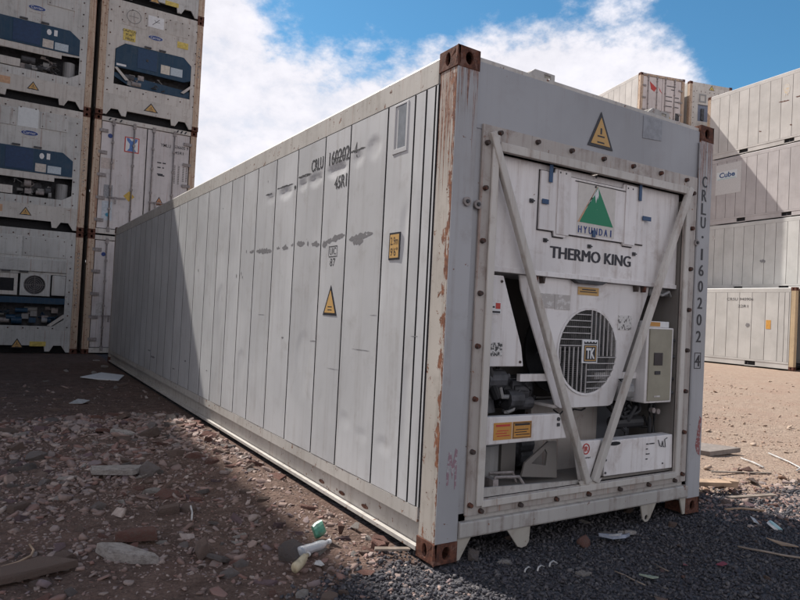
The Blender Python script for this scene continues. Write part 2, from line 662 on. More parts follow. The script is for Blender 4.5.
def height(x, y):
    x = np.asarray(x, float); y = np.asarray(y, float)
    h = .05 * vnoise(x * .6, y * .6) + .022 * vnoise(x * 2.2 + 9, y * 2.2) + .012 * vnoise(x * 6, y * 6 + 4)
    h = h + .006 * vnoise(x * 17, y * 17)
    h = h + .075 * sstep(1.6, 2.6, y) * (1 - sstep(4.4, 5.4, y)) * np.exp(-((x + 1.25) / .8) ** 2)
    h = h + .05 * np.exp(-((x + .36) / .2) ** 2) * sstep(-.1, .5, y) * (1 - sstep(5.0, 6.0, y)) * (1 + 1.2 * vnoise(y * 1.7, x))
    inside = sstep(-.16, -.02, x) * (1 - sstep(2.46, 2.62, x)) * sstep(-.2, -.04, y) * (1 - sstep(12.2, 12.4, y))
    h = h * (1 - inside) - .012 * inside
    st = sstep(13.2, 13.9, y) * (1 - sstep(7, 9, x)) * sstep(-12, -9, x)
    h = h * (1 - st) + .0 * st
    return h - .005


# ------------------------------------------------------------------ ground
def axis_pts(a, b, step, far, g=1.22):
    core = list(np.arange(a, b + 1e-6, step))
    lo, hi, d_ = [], [], step
    x = a
    while x > -far:
        d_ *= g; x -= d_; lo.append(x)
    d_ = step; x = b
    while x < far:
        d_ *= g; x += d_; hi.append(x)
    return np.array(lo[::-1] + core + hi)


gx = axis_pts(-2.6, 5.2, .032, 900)
gy = axis_pts(-1.6, 8.0, .032, 900)
GX, GY = np.meshgrid(gx, gy)
GZ = height(GX, GY)
nx_, ny_ = len(gx), len(gy)
me = bpy.data.meshes.new('ground')
me.vertices.add(nx_ * ny_)
me.vertices.foreach_set('co', np.stack([GX, GY, GZ], -1).astype(np.float32).ravel())
idx = np.arange(nx_ * ny_).reshape(ny_, nx_)
quads = np.stack([idx[:-1, :-1], idx[:-1, 1:], idx[1:, 1:], idx[1:, :-1]], -1).reshape(-1, 4)
me.loops.add(quads.size)
me.loops.foreach_set('vertex_index', quads.ravel().astype(np.int32))
me.polygons.add(len(quads))
me.polygons.foreach_set('loop_start', (np.arange(len(quads)) * 4).astype(np.int32))
me.update(calc_edges=True)
me.polygons.foreach_set('use_smooth', np.ones(len(quads), bool))


def gravel_w(x, y):
    x = np.asarray(x, float); y = np.asarray(y, float)
    n = vnoise(x * 1.7 + 20, y * 1.7) * .6
    a = 1 - sstep(-.05, .45, y + .30 * (x + .2) * (x < -.2) * -1 * .6 + n * .5 + (x < -.2) * (x + .2) * -.25)
    b = sstep(-2.0, -1.2, x + n)
    c = 1 - sstep(.15, .75, y + .55 * (x - 3.2) * (x > 3.2) + n * .8) * (x > 2.45)
    d_ = sstep(-.1, .1, x) * c * (x < 7)
    left = a * b * (x < 0)
    return np.clip(np.where(x < 0, left, d_), 0, 1)


at = me.attributes.new('gravel', 'FLOAT', 'POINT')
at.data.foreach_set('value', gravel_w(GX, GY).astype(np.float32).ravel())
at = me.attributes.new('sand', 'FLOAT', 'POINT')
at.data.foreach_set('value', (sstep(2.4, 3.4, GX) * sstep(-.6, .4, GY + .5 * (GX - 3.4))).astype(np.float32).ravel())

k = NB('yard_ground')
v = k.coord(rand=False)
ga = k.n('ShaderNodeAttribute', attribute_name='gravel').outputs['Fac']
sa = k.n('ShaderNodeAttribute', attribute_name='sand').outputs['Fac']
f1 = k.noise(v, 1.3, 6, .6)
f2 = k.noise(v, 9, 8, .72)
f3 = k.noise(v, 55, 6, .7)
vor = k.n('ShaderNodeTexVoronoi')
vor.inputs['Scale'].default_value = 38
k.l(v, vor.inputs['Vector'])
vc = k.n('ShaderNodeSeparateColor')
k.l(vor.outputs['Color'], vc.inputs[0])
earth = k.mix(k.ramp(f2, .32, .7), (.085, .054, .043), (.165, .112, .09))
earth = k.mix(k.ramp(f1, .45, .7, 0, .5), earth, (.19, .115, .09))
sand = k.mix(k.ramp(f2, .3, .7), (.24, .175, .135), (.36, .275, .215))
sand = k.mix(k.ramp(f1, .4, .7, 0, .6), sand, (.28, .19, .145))
sand = k.mix(k.ramp(f3, .55, .75, 0, .5), sand, (.16, .11, .08))
grav = k.mix(k.ramp(vc.outputs[0], 0, 1), (.04, .04, .046), (.12, .115, .125))
earth = k.mix(k.ramp(f3, .50, .72, 0, .5), earth, (.21, .165, .14))
earth = k.mix(k.ramp(f3, .50, .30, 0, .55), earth, (.05, .036, .032))
c = k.mix(sa, earth, sand)
gm = k.ramp(k.math('ADD', ga, k.math('MULTIPLY', k.math('SUBTRACT', f2, .5), .5)), .35, .65)
c = k.mix(gm, c, grav)
k.l(c, k.b.inputs['Base Color'])
k.b.inputs['Roughness'].default_value = .95
k.b.inputs['Specular IOR Level'].default_value = .15
k.bump(k.math('ADD', k.math('MULTIPLY', f2, .8), k.math('ADD', k.math('MULTIPLY', f3, .5), k.math('MULTIPLY', vor.outputs['Distance'], -.5))), .9, .03)
me.materials.append(k.m)
ground = bpy.data.objects.new('ground', me)
C.objects.link(ground)
tag(ground, 'reddish brown stony yard ground with dark gravel in front of the container', kind='structure')


# ------------------------------------------------------------------ container bodies
def casting_mb(sx, sy, front=False):
    """ISO corner casting 0.162 x 0.178 x 0.118 with its outer corner at 0,0,0; sx, sy = +1/-1 direction into the box"""
    a, b, h, t = .162, .178, .118, .022
    m = MB()
    e = MB().plate(rect(0, a, 0, h), [circle(a * .52, h * .5, .027, .036, 14)], 0, t)          # end face
    m.merge(e)
    s = MB().plate(rect(0, b, 0, h), [circle(b * .52, h * .5, .022, .038, 14)], 0, t)          # side face, turned to x=0
    s.xf(lambda x, y, z: (y, x, z))
    s.f = [f[::-1] for f in s.f]
    m.merge(s)
    m.box(t, a - .001, t, b - .001, 0.001, t)
    m.box(t, a - .001, t, b - .001, h - t, h - .001)
    m.box(a - t, a - .002, t, b - .002, t, h - t)
    m.box(t, a - t, b - t, b - .002, t, h - t)
    m.xf(lambda x, y, z: (x * sx, y * sy, z))
    if sx * sy < 0:
        m.f = [f[::-1] for f in m.f]
    return m


CAST = {}


def castings(root, L, W, H, mat):
    for sx, x in ((1, 0), (-1, W)):
        for sy, y in ((1, 0), (-1, L)):
            key = (sx, sy, mat.name)
            if key not in CAST:
                CAST[key] = casting_mb(sx, sy).mesh('corner_casting', mat, .004)
            for z in (0, H - .118):
                link('corner_casting', CAST[key], root, (x, y, z))


PANEL = {}


DENTS = [(1.83, 2.415, .13, .05, .011), (1.45, 2.43, .17, .055, .012), (.90, 2.50, .09, .08, .008), (1.12, 2.46, .07, .055, .008), (2.08, 2.41, .08, .05, .010),
         (2.45, 2.39, .15, .05, .010), (2.80, 2.38, .10, .04, .006), (.60, .55, .08, .05, .004), (.88, .56, .09, .04, .003), (1.13, .62, .08, .06, .003), (.45, 1.9, .05, .25, .006),
         (.35, .9, .05, .3, .005), (1.9, 1.0, .15, .3, .004), (3.4, .8, .12, .2, .004), (4.2, 1.4, .12, .3, .004)]


def panel_disp(yl, zl, w, seed, dent, y0=None, zb=.275):
    """how far the sheet stands in (+) or out (-) at a place on one panel"""
    inn = np.clip((np.minimum(yl, w - yl) - .007) / .05, 0, 1)
    n = vnoise(yl * 2.6 + seed * 3.7, zl * 1.3 + seed) * 1.3 + vnoise(yl * 7 + seed, zl * 4.2 + seed * 2) * .35
    d_ = n * dent * inn
    if y0 is not None:
        for cy, cz, ry, rz_, dp in DENTS:
            v_ = (zl + zb - cz) / rz_
            rr = ((yl + y0 - cy) / ry) ** 2 + np.where(v_ > 0, (v_ * 1.5) ** 2, (v_ * .8) ** 2)
            d_ = d_ + .85 * dp * np.clip((1 - rr) * 2.2, 0, 1) * np.where(v_ > 0, 1, .55 + .45 * np.clip(1 + v_, 0, 1)) * inn
    return d_


def panel_mesh(w, h, mat, dent=.003, seed=0, flip=False, y0=None):
    """one lining panel lying on x=0, y from 0 to w, z from 0 to h, edges folded square into the joint"""
    g = .0085
    mid = list(np.linspace(g, w - g, max(4, int(w / (.028 if y0 is not None else .09)))))
    ys = np.array(mid)
    zs = np.linspace(0, h, 100 if y0 is not None else 30)
    Yg, Zg = np.meshgrid(ys, zs)
    X = panel_disp(Yg, Zg, w, seed, dent, y0)
    q = len(ys)
    vs = np.stack([X, Yg, Zg], -1).reshape(-1, 3)
    fs = []
    for i in range(len(zs) - 1):
        for j in range(q - 1):
            f = (i * q + j, (i + 1) * q + j, (i + 1) * q + j + 1, i * q + j + 1)
            fs.append(f if not flip else f[::-1])
    nf = len(fs)
    m = MB().add([tuple(map(float, p)) for p in vs], fs)
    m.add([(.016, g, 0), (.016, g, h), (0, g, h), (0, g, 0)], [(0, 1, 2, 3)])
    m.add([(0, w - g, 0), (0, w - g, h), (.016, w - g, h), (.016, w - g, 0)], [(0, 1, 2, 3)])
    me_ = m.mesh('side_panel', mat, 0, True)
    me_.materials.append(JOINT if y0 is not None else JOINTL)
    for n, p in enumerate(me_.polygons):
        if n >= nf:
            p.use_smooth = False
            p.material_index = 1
    return me_


def on_wall(y, z):
    """x of the lone container's left wall surface, for print that lies on it"""
    i = int(np.clip(np.searchsorted(seams, y) - 1, 0, len(seams) - 2))
    w = seams[i + 1] - seams[i]
    return float(panel_disp(np.array(y - seams[i]), np.array(z - .275), w, i, .0030, seams[i]))


def wall_sheet(L, z0, z1, pitch, mat, x, out):
    """far wall of a container: one ribbed sheet"""
    m = MB()
    y, prof = .17, [(.17, 0)]
    while y + pitch < L - .17:
        y += pitch
        prof += [(y - .012, 0), (y - .005, -.012), (y + .005, -.012), (y + .012, 0)]
    prof.append((L - .17, 0))
    for i in range(len(prof) - 1):
        (ya, da), (yb, db) = prof[i], prof[i + 1]
        xa, xb = x + da * out, x + db * out
        f = (0, 1, 2, 3)
        m.add([(xa, ya, z0), (xb, yb, z0), (xb, yb, z1), (xa, ya, z1)], [f if out > 0 else f[::-1]])
    return m


def body(root, L, W, H, side='wall', paintm=STACKW, railm=None, postm=STACKPOST, castm=RUST2, seams=None, dent=.003, pockets=False, fork=None):
    railm = railm or paintm
    castings(root, L, W, H, castm)
    zb, zt = .275, H - .181
    # posts
    for x0, x1 in ((.004, .158), (W - .158, W - .004)):
        for y0, y1 in ((.004, .165), (L - .165, L - .004)):
            MB().box(x0, x1, y0, y1, .117, H - .117).build('corner_post', postm, root, .006)
    # rails
    for s, x in ((1, 0), (-1, W)):
        m = MB()
        prof = [(x + s * .0, zt + .006), (x + s * .0, H - .035), (x + s * .012, H - .02), (x + s * .09, H - .012), (x + s * .09, zt + .006)]
        m.prism(prof, .178, L - .178)
        m.build('top_side_rail', railm, root)
        m = MB()
        if pockets:
            m.prism([(x, .19), (x, zb - .004), (x + s * .05, zb - .004), (x + s * .05, .19)], .178, L - .178)
            m.prism([(x + s * .035, .056), (x + s * .035, .19), (x + s * .055, .19), (x + s * .055, .056)], .178, L - .178)
            m.prism([(x - s * .004, .03), (x - s * .004, .054), (x + s * .11, .054), (x + s * .11, .03)], .178, L - .178)
        else:
            m.prism([(x, .205), (x, zb - .004), (x + s * .05, zb - .004), (x + s * .05, .205)], .178, L - .178)
            pa, pb = fork or (L * .40, L * .57)
            ys = [.178, pa, pa + .42, pb, pb + .42, L - .178]
            for i in (0, 2, 4):
                m.prism([(x + s * .01, .03), (x + s * .01, .204), (x + s * .06, .204), (x + s * .06, .03)], ys[i], ys[i + 1])
            for i in (1, 3):
                m.prism([(x + s * .008, .02), (x + s * .008, .05), (x + s * .06, .05), (x + s * .06, .02)], ys[i] + .001, ys[i + 1] - .001)
                MB().prism([(x + s * .08, .0505), (x + s * .08, .2045), (x + s * .10, .2045), (x + s * .10, .0505)], ys[i], ys[i + 1]).build('fork_pocket', DARK, root)
        m.build('bottom_side_rail', railm, root)
    # walls
    if side in ('panels', 'both'):
        for s, x in ((1, 0),) + (((-1, W),) if side == 'both' else ()):
            MB().box(x + s * .018, x + s * .03, .165, L - .165, zb - .01, zt + .02).build('wall_backing', JOINT if dent == .0030 else JOINTL, root)
            for i in range(len(seams) - 1):
                w = seams[i + 1] - seams[i]
                key = (round(w, 3), round(zt - zb, 3), paintm.name, (i if dent == .0030 else i % 4), s)
                if key not in PANEL:
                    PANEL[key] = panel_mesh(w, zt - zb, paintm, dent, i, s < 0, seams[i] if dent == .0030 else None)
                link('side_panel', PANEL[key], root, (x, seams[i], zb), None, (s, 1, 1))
    if side != 'both':
        wall_sheet(L, zb, zt, .45, paintm, W, 1).build('side_wall', paintm, root)
    if side == 'wall':
        wall_sheet(L, zb, zt, .45, paintm, 0, -1).build('side_wall', paintm, root)
    # roof and underside
    MB().box(.092, W - .092, .18, L - .18, H - .045, H - .022).build('roof_sheet', paintm, root)
    MB().box(.12, W - .12, .18, L - .18, .15, .17).build('floor_underside', DARK, root)
    m = MB()
    y = .5
    while y < L - .4:
        m.box(.06, W - .06, y, y + .045, .06, .149)
        y += .6
    m.build('floor_beams', DMETAL, root)


def door_end(root, W, H, y, s, paintm=DOORP, framem=None, front=True, stack_marks=None):
    """pair of doors at the end; y plane, s=-1 faces -Y"""
    framem = framem or paintm
    f = lambda d: y + d
    MB().box(.16, W - .16, f(.005), f(.1), H - .118, H - .012).build('door_header', framem, root, .004)
    MB().box(.16, W - .16, f(.005), f(.1), .03, .15).build('door_sill', framem, root, .004)
    MB().box(.16, W - .16, f(.09), f(.1), .15, H - .118).build('door_gasket', RUBBER, root)
    for x0, x1 in ((.175, W / 2 - .012), (W / 2 + .012, W - .175)):
        dm = MB().box(x0, x1, f(.03), f(.085), .165, H - .132).build('door', paintm, root, .008)
        xs = (x0 + .26, x0 + .74) if x0 < 1 else (x0 + .14, x0 + .65)
        for xb in xs:
            m = MB().cyl((xb, f(.005), .09), .017, H - .16, 'z', 8)
            m.build('lock_rod', GALV, dm, 0, True)
            for zz, hh, ww in ((.08, .12, .035), (H - .2, .12, .035), (.62, .05, .03), (1.15, .05, .03), (1.75, .05, .03), (2.25, .05, .03)):
                if zz > .1 and zz + hh > H - .21 and hh < .1: continue
                MB().box(xb - ww, xb + ww, f(-.014), f(.029), zz, zz + hh).build('rod_bracket', GALV, dm)
        xb = xs[0]
        MB().box(xb - .05, xb + .36, f(-.02), f(-.006), .92, .945).box(xb + .1, xb + .14, f(-.03), f(-.019), .78, .95).build('lock_handle', GALV, dm)
        for zz in (.32, .86, 1.42, 1.97, 2.5):
            xa = .12 if x0 < 1 else W - .32
            MB().box(xa, xa + .2, f(-.008), f(.029), zz, zz + .075).build('hinge', GALV, dm)
    return root


def unit_frame(root, W, H, paintm, postm, boltm=BOLTM):
    """plate of bolted machinery end: end frame, sill with arches"""
    MB().box(.16, W - .16, .012, .12, H - .20, H - .02).build('end_header', paintm, root, .004)
    MB().prism([(.16, .03), (.24, .03), (.34, .19), (.50, .19), (.58, .05), (.68, .05), (.70, .19), (W - .70, .19), (W - .68, .05), (W - .58, .05), (W - .50, .19), (W - .34, .19), (W - .24, .03), (W - .16, .03),
                (W - .16, .55), (.16, .55)], .012, .06).build('end_sill', paintm, root)
    MB().box(.12, W - .12, .2, .24, 0.0, .3).build('sill_recess', DARK, root)


def bolts(root, pts_, y, mat=BOLTM, r=.016, h=.018, name='bolt'):
    me_ = MB().cyl((0, -h, 0), r * .8, h, 'y', 8, r).mesh(name, mat)
    for x, z in pts_:
        link(name, me_, root, (x, y, z))


def clutter(root, seed, x0, x1, z0, z1, y0, y1, mats, n=14):
    """compressors, pipes and coils seen in the openings of a cooling unit"""
    r_ = random.Random(seed)
    out = []
    for i in range(n):
        t = r_.random()
        x = r_.uniform(x0 + .05, x1 - .05); z = r_.uniform(z0 + .04, z1 - .06); y = r_.uniform(y0, y1)
        m = MB()
        if t < .35:
            L_ = r_.uniform(.1, .3); rr = r_.uniform(.03, .09)
            m.cyl((max(x0, x - L_ / 2), y, z), rr, min(L_, x1 - x), 'x', 12)
            nm = 'motor'
        elif t < .6:
            m.box(x - .06, min(x1, x + .08), y, y + .1, z - .04, z + .08); nm = 'valve_box'
        else:
            P = [(x, y, z)]
            for q in range(6):
                a = P[-1]
                P.append((min(x1, max(x0, a[0] + r_.uniform(-.12, .12))), min(y1, max(y0 - .02, a[1] + r_.uniform(-.05, .05))),
                          min(z1, max(z0, a[2] + r_.uniform(-.1, .1)))))
            m.tube(P, r_.choice((.008, .012, .018)), 6); nm = 'pipe'
        mt_ = r_.choice(mats)
        if nm != 'pipe' and 'copper' in mt_.name: mt_ = DMETAL
        out.append(m.build(nm, mt_, root))
    return out


def logo_oval(root, cx, cz, rx_, rz_, word, y):
    m = MB().prism(circle(cx, cz, rx_ * 1.06, rz_ * 1.12), y, y + .004).build('maker_badge', WHITEV, root)
    MB().prism(circle(cx, cz, rx_, rz_), y - .002, y - .0005).build('badge_field', NAVY, m)
    lettering(word, cx - rx_ * .72, cx + rx_ * .72, cz - rz_ * .5, cz + rz_ * .6, y - .003, WHITEV, m)


def tri_sign(root, pts_, y, mat=AMBER, side=False, name='warning_triangle', lines=2):
    """black-edged warning triangle; pts = apex, right, left"""
    cx = sum(p[0] for p in pts_) / 3; cz = sum(p[1] for p in pts_) / 3
    inn = [(cx + (x - cx) * .76, cz + (z - cz) * .76) for x, z in pts_]
    if side:
        a = MB().prismx(list(pts_), y - .0012, y + .004).build(name, INKS, root)
        MB().prismx(inn, y - .0018, y - .0013).build('sign_field', mat, a)
        MB().box(y - .0022, y - .0019, cx - .035, cx + .035, cz - .015, cz - .008).box(y - .0022, y - .0019, cx - .035, cx + .035, cz - .038, cz - .031).build('small_print', INKS, a)
    else:
        a = MB().prism(list(pts_), y - .0015, y + .002).build(name, INKS, root)
        MB().prism(inn, y - .003, y - .0016).build('sign_field', mat, a)
        w = abs(pts_[1][0] - pts_[2][0])
        MB().box(cx - w * .14, cx + w * .14, y - .0038, y - .0031, cz - .01, cz).box(cx - w * .14, cx + w * .14, y - .0038, y - .0031, cz - .05, cz - .04) \
            .box(cx - .008, cx + .008, y - .0038, y - .0031, cz + .01, cz + .05).build('small_print', INKS, a)
    return a


W, H, LL = 2.438, 2.896, 12.192


# ================================================================== the container in the middle
T = thing('shipping_container', 'long white refrigerated container standing alone on the rubble, machinery end facing us',
          'container')
seams = [.165, .198, .293, .412, .731, 1.25, 1.668, 2.2, 2.69, 3.18, 3.6, 4.0, 4.44, 4.9, 5.39, 5.92, 6.36, 6.84, 7.3, 7.78, 8.24, 8.72,
         9.2, 9.66, 10.14, 10.6, 11.08, 11.56, 12.027]
body(T, LL, W, H, 'panels', SIDE, RAILP, POSTS, RUST2, seams, .0030, True)
# slot near the corner, uncut: a dark plate carries its recess shade as colour
sl = MB().plate(rect(.485, .655, 2.39, 2.706), [rect(.505, .635, 2.42, 2.694)], 0, .006)
sl.xf(lambda x, y, z: (-.0045 + y, x, z)); sl.f = [f[::-1] for f in sl.f]
sp = sl.build('slot_surround', SIDE, T, .002)
MB().box(-.0028, .002, .505, .60, 2.42, 2.694).build('slot_shade_plate', plain('slot_shade_grey', (.17, .185, .21), .6), sp)
# sealant line under the top rail and over the bottom rail
MB().box(.001, .02, .166, LL - .166, 2.7135, 2.7205).build('sealant_line', JOINT, T)
# fork holes in the base lip
for y in (.842, 1.176, 1.508):
    MB().prismx([(y + .045 * math.cos(t), .088 + .013 * math.sin(t)) for t in np.linspace(0, 2 * math.pi, 13)[:-1]], .031, .036).build('lashing_slot', RUST2, T)
# side lettering
MB_ = MB()
lettering('CRLU', 1.918, 1.70, 2.478, 2.575, 0, INK, T, True, thick=.003)
lettering('160202', 1.59, 1.262, 2.474, 2.578, 0, INK, T, True, thick=.003)
lettering('4', 1.19, 1.14, 2.468, 2.575, 0, INK, T, True)
lettering('45R1', 1.478, 1.283, 2.28, 2.376, 0, INK, T, True, thick=.003)
u = lettering('UIC', 1.505, 1.40, 1.79, 1.842, 0, INK, T, True)
b_ = MB()
for y0, y1, z0, z1 in ((1.38, 1.525, 1.773, 1.779), (1.38, 1.386, 1.773, 1.855), (1.519, 1.525, 1.773, 1.855), (1.38, 1.525, 1.849, 1.855)):
    b_.add([(on_wall(y, z) - .0012, y, z) for y, z in ((y0, z0), (y0, z1), (y1, z1), (y1, z0))], [(0, 1, 2, 3)])
b_.build('lettering_box', INK, u)
lettering('87', 1.495, 1.405, 1.705, 1.762, 0, INK, T, True)
tri_sign(T, [(1.45, 1.56), (1.334, 1.337), (1.567, 1.337)], -.0015, AMBER, True, 'warning_triangle')
hs = MB().box(-.0045, .001, .508, .636, 1.714, 1.886).build('height_sign', INKS, T)
MB().box(-.0050, -.0046, .519, .625, 1.726, 1.874).build('sign_field', AMBER, hs)
lettering('2.9m', .617, .527, 1.808, 1.858, -.0055, INKS, hs, True)
lettering("9'6\"", .615, .53, 1.738, 1.79, -.0055, INKS, hs, True)


def blob_strip(y_pts, z_c, half, x, seed, wob=.012):
    r_ = random.Random(seed)
    up, lo = [], []
    n = max(8, int((y_pts[1] - y_pts[0]) / .02))
    for i in range(n + 1):
        t = i / n
        y = y_pts[0] + (y_pts[1] - y_pts[0]) * t
        zc = z_c[0] + (z_c[1] - z_c[0]) * t
        e = max(.15, math.sin(math.pi * min(1, max(0, t))) ** .35)
        up.append((y, zc + half * e + r_.uniform(-wob, wob) * e))
        lo.append((y, zc - half * e * r_.uniform(.6, 1.5)))
    if x is None:
        q = len(up)
        vs_ = [(on_wall(*p) - .001, *p) for p in up + lo]
        return MB().add(vs_, [(i, i + 1, q + i + 1, q + i) for i in range(q - 1)])
    return MB().prismx(up + lo[::-1], x, x + .002)


for i, (ya, yb, za, zb, hf) in enumerate([(.86, 1.2, 1.905, 1.885, .022), (.99, 1.14, 1.865, 1.86, .03), (1.27, 1.6, 1.925, 1.89, .024), (1.56, 1.64, 1.88, 1.87, .03),
                                          (1.69, 1.84, 1.88, 1.895, .024), (1.90, 1.93, 1.90, 1.90, .02), (1.98, 2.14, 1.91, 1.915, .026), (2.22, 2.27, 1.915, 1.91, .016),
                                          (2.33, 2.47, 1.895, 1.90, .024), (2.52, 2.60, 1.905, 1.90, .012), (2.72, 3.13, 1.885, 1.905, .026), (3.2, 3.32, 1.91, 1.905, .018)]):
    blob_strip((ya, yb), (za, zb), hf * .78, None, i).build('tar_smear', SMEAR, T)
for i, (ya, yb, z_, hf) in enumerate([(2.28, 2.66, 2.44, .006), (1.92, 2.18, 2.47, .010), (1.02, 1.26, 2.513, .007), (1.30, 1.52, 2.512, .004), (2.78, 2.95, 2.42, .006), (2.22, 2.26, 2.40, .02)]):
    blob_strip((ya, yb), (z_, z_ + .004), hf, None, 40 + i, .004).build('scrape_mark', INK, T)
for i, (y_, z_, w_, h_) in enumerate([(3.42, 1.92, .02, .03), (3.55, 1.70, .02, .03), (3.7, 1.68, .025, .035), (3.50, 1.66, .015, .03), (5.2, 1.78, .03, .04), (4.3, 2.45, .03, .01), (2.9, 2.55, .012, .02),
                                   (2.35, 1.12, .05, .012), (1.72, 1.13, .12, .006), (.95, 1.12, .25, .004), (.3, 1.25, .08, .004), (2.9, 1.3, .18, .004), (5.6, .62, .10, .02), (7.6, .50, .3, .03),
                                   (7.9, .58, .2, .02), (6.2, .46, .15, .015), (4.6, .6, .06, .012), (.80, 1.36, .10, .003), (1.35, .95, .2, .003)]):
    blob_strip((y_ - w_ / 2, y_ + w_ / 2), (z_, z_ - .004), h_ / 2, None, 120 + i, h_ * .2).build('paint_nick', SMEAR, T)
# ---- machinery end
hd = MB().box(.158, W - .158, .012, .14, 2.46, 2.845).build('end_header', HEAD, T, .006)
MB().box(.158, W - .158, .02, .17, 2.846, 2.872).build('header_lip', RAILP, T, .004)
for x0, x1 in ((.158, .215), (2.235, W - .158)):
    MB().box(x0, x1, .014, .12, .10, 2.459).build('jamb', POSTF, T)
MB().box(.0045, .157, .0005, .0038, .118, 2.777).build('post_face', POSTF, T)
MB().box(W - .157, W - .0045, .0005, .0038, .118, 2.777).build('post_face', POSTF, T)
MB().cyl((W - .168, -.004, .16), .012, 2.6, 'z', 8).build('post_ridge', POSTF, T)
tri_sign(T, [(1.193, 2.765), (1.318, 2.528), (1.075, 2.528)], .008, AMBER, False, 'warning_triangle')
MB().prism([(1.62, 2.83), (1.825, 2.83), (1.825, 2.69), (1.62, 2.675)], .008, .0115).build('grey_paint_patch', plain('patch_grey', (.26, .27, .29), .6), T)
for x0, x1 in ((.56, .80), (1.70, 1.96)):
    lg = MB().plate([(x0, 2.86), (x1, 2.86), (x1, 2.925), (x0 + .07, 2.925), (x0, 2.875)], [rect(x1 - .09, x1 - .035, 2.875, 2.91)], .05, .062)
    lg.box(x0 + .07, x1, .0625, .2, 2.916, 2.925)
    lg.build('lifting_lug', SILLP, T, .002)
# bolted flange round the unit
fl = MB().plate([(.203, .25), (2.25, .25), (2.25, 2.49), (.203, 2.49)], [rect(.325, 2.11, .335, 2.35)], -.004, .011)
fl = fl.build('unit_flange', FLANGE, T, .002)
MB().box(.33, 2.13, -.016, -.0045, 2.352, 2.405).build('flange_rib', BARP, fl, .004)
MB().box(.272, .322, -.02, -.0045, .30, 2.44).build('flange_rib', BARP, fl, .006)
MB().box(2.112, 2.162, -.02, -.0045, .30, 2.40).build('flange_rib', BARP, fl, .006)
MB().box(.31, 2.12, -.022, -.0045, .292, .332).build('flange_rib', BARP, fl, .004)
bolts(T, [(.325, 2.455), (.623, 2.457), (.915, 2.456), (1.214, 2.455), (1.51, 2.455), (1.809, 2.455), (2.107, 2.452), (.233, 2.383), (.233, 2.122), (.231, 1.818), (.231, 1.517),
          (.231, 1.215), (.23, .914), (.23, .614), (.23, .311), (2.197, 2.366), (2.197, 2.107), (2.197, 1.808), (2.197, 1.508), (2.197, 1.211), (2.198, .912), (2.2, .614), (2.2, .308),
          (.311, .270), (.617, .270), (.918, .270), (1.21, .270), (1.516, .270), (1.818, .270), (2.113, .270)], -.004, BOLTM, .0165, .022)
for x, z in ((.107, 2.028), (.185, 2.021), (2.263, 2.01)):
    st = MB().cyl((x, -.022, z), .011, .022, 'y', 10).build('lock_stud', DMETAL, T)
    MB().plate(circle(x, z, .026, None, 16), [circle(x, z, .012, None, 16)], -.014, 0).build('stud_washer', GALV, st)
# sill and feet
m = MB()
prof = [(.012, .221), (-.010, .219), (-.015, .213), (-.016, .14), (-.011, .130), (.012, .128), (.06, .128), (.06, .221)]
m.prismx(prof, .165, W - .165)
m.build('end_sill', SILLP, T, .003)
MB().box(.16, W - .16, .014, .1, .22, .262).build('sill_plate', SILLP, T)
MB().prism([(.162, .128), (.262, .128), (.182, .004), (.164, .004)], .004, .016).build('corner_gusset', FOOTP, T, .002)
MB().prism([(W - .162, .128), (W - .235, .128), (W - .19, .004), (W - .164, .004)], .004, .016).build('corner_gusset', FOOTP, T, .002)
MB().prism([(.523, .130), (.615, .018), (.645, .008), (.685, .012), (.705, .04), (.711, .130)], -.006, .006).build('foot', FOOTP, T, .002)
MB().plate([(1.75, .130), (1.778, .03), (1.80, .01), (1.835, .01), (1.86, .035), (1.921, .130)], [circle(1.815, .04, .018, .018, 10)], -.006, .006).build('foot', FOOTP, T, .002)

# ---- the cooling unit
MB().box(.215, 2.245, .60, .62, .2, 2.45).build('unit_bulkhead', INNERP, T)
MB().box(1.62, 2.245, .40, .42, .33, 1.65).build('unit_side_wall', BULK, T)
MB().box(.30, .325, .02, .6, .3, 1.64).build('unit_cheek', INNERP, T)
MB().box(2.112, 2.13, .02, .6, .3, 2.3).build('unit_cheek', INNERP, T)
uc = MB().box(.325, 2.11, .045, .5, 1.655, 2.352).build('evaporator_cover', UNITP, T, .01)
MB().box(.325, 2.11, .038, .046, 1.655, 1.685).build('cover_edge', UNITP, uc, .003)
door_poly = [(.70, 2.307), (.82, 2.307), (.825, 2.335), (.93, 2.335), (.94, 2.302), (1.47, 2.302), (1.475, 2.335), (1.66, 2.335), (1.70, 2.30), (1.70, 1.94), (1.60, 1.94), (1.585, 1.915),
             (1.49, 1.915), (1.479, 1.935), (.94, 1.935), (.93, 1.91), (.835, 1.91), (.828, 1.942), (.70, 1.942)]


def grow(poly, g):
    cx, cz = sum(p[0] for p in poly) / len(poly), sum(p[1] for p in poly) / len(poly)
    return [(x + math.copysign(g, x - cx), z + math.copysign(g, z - cz)) for x, z in poly]


ad = MB().prism(door_poly, .028, .044).build('access_door', UNITP, T, .003)
MB().prism(grow(door_poly, .006), .040, .0435).build('door_gasket', JOINT, ad)
MB().box(.845, .955, .022, .0275, 1.925, 2.33).build('door_stiffener', UNITP, ad, .002)
MB().box(1.492, 1.60, .022, .0275, 1.925, 2.33).build('door_stiffener', UNITP, ad, .002)
MB().box(1.0, 1.49, .024, .0276, 2.282, 2.287).build('door_edge_line', JOINT, ad)
for x0, x1, z0, z1 in ((.76, .79, 2.24, 2.35), (.71, .765, 2.10, 2.13), (1.622, 1.65, 2.24, 2.355), (1.67, 1.76, 2.11, 2.14), (1.17, 1.2, 1.94, 1.985)):
    MB().box(x0, x1, .016, .0215, z0, z1).build('latch', BLUEL, ad, .002)
bolts(T, [(.86, 2.315), (.91, 2.315), (1.51, 2.31), (1.56, 2.31), (1.19, 2.335), (1.19, 2.272)], .027, DMETAL, .008, .006, 'rivet')
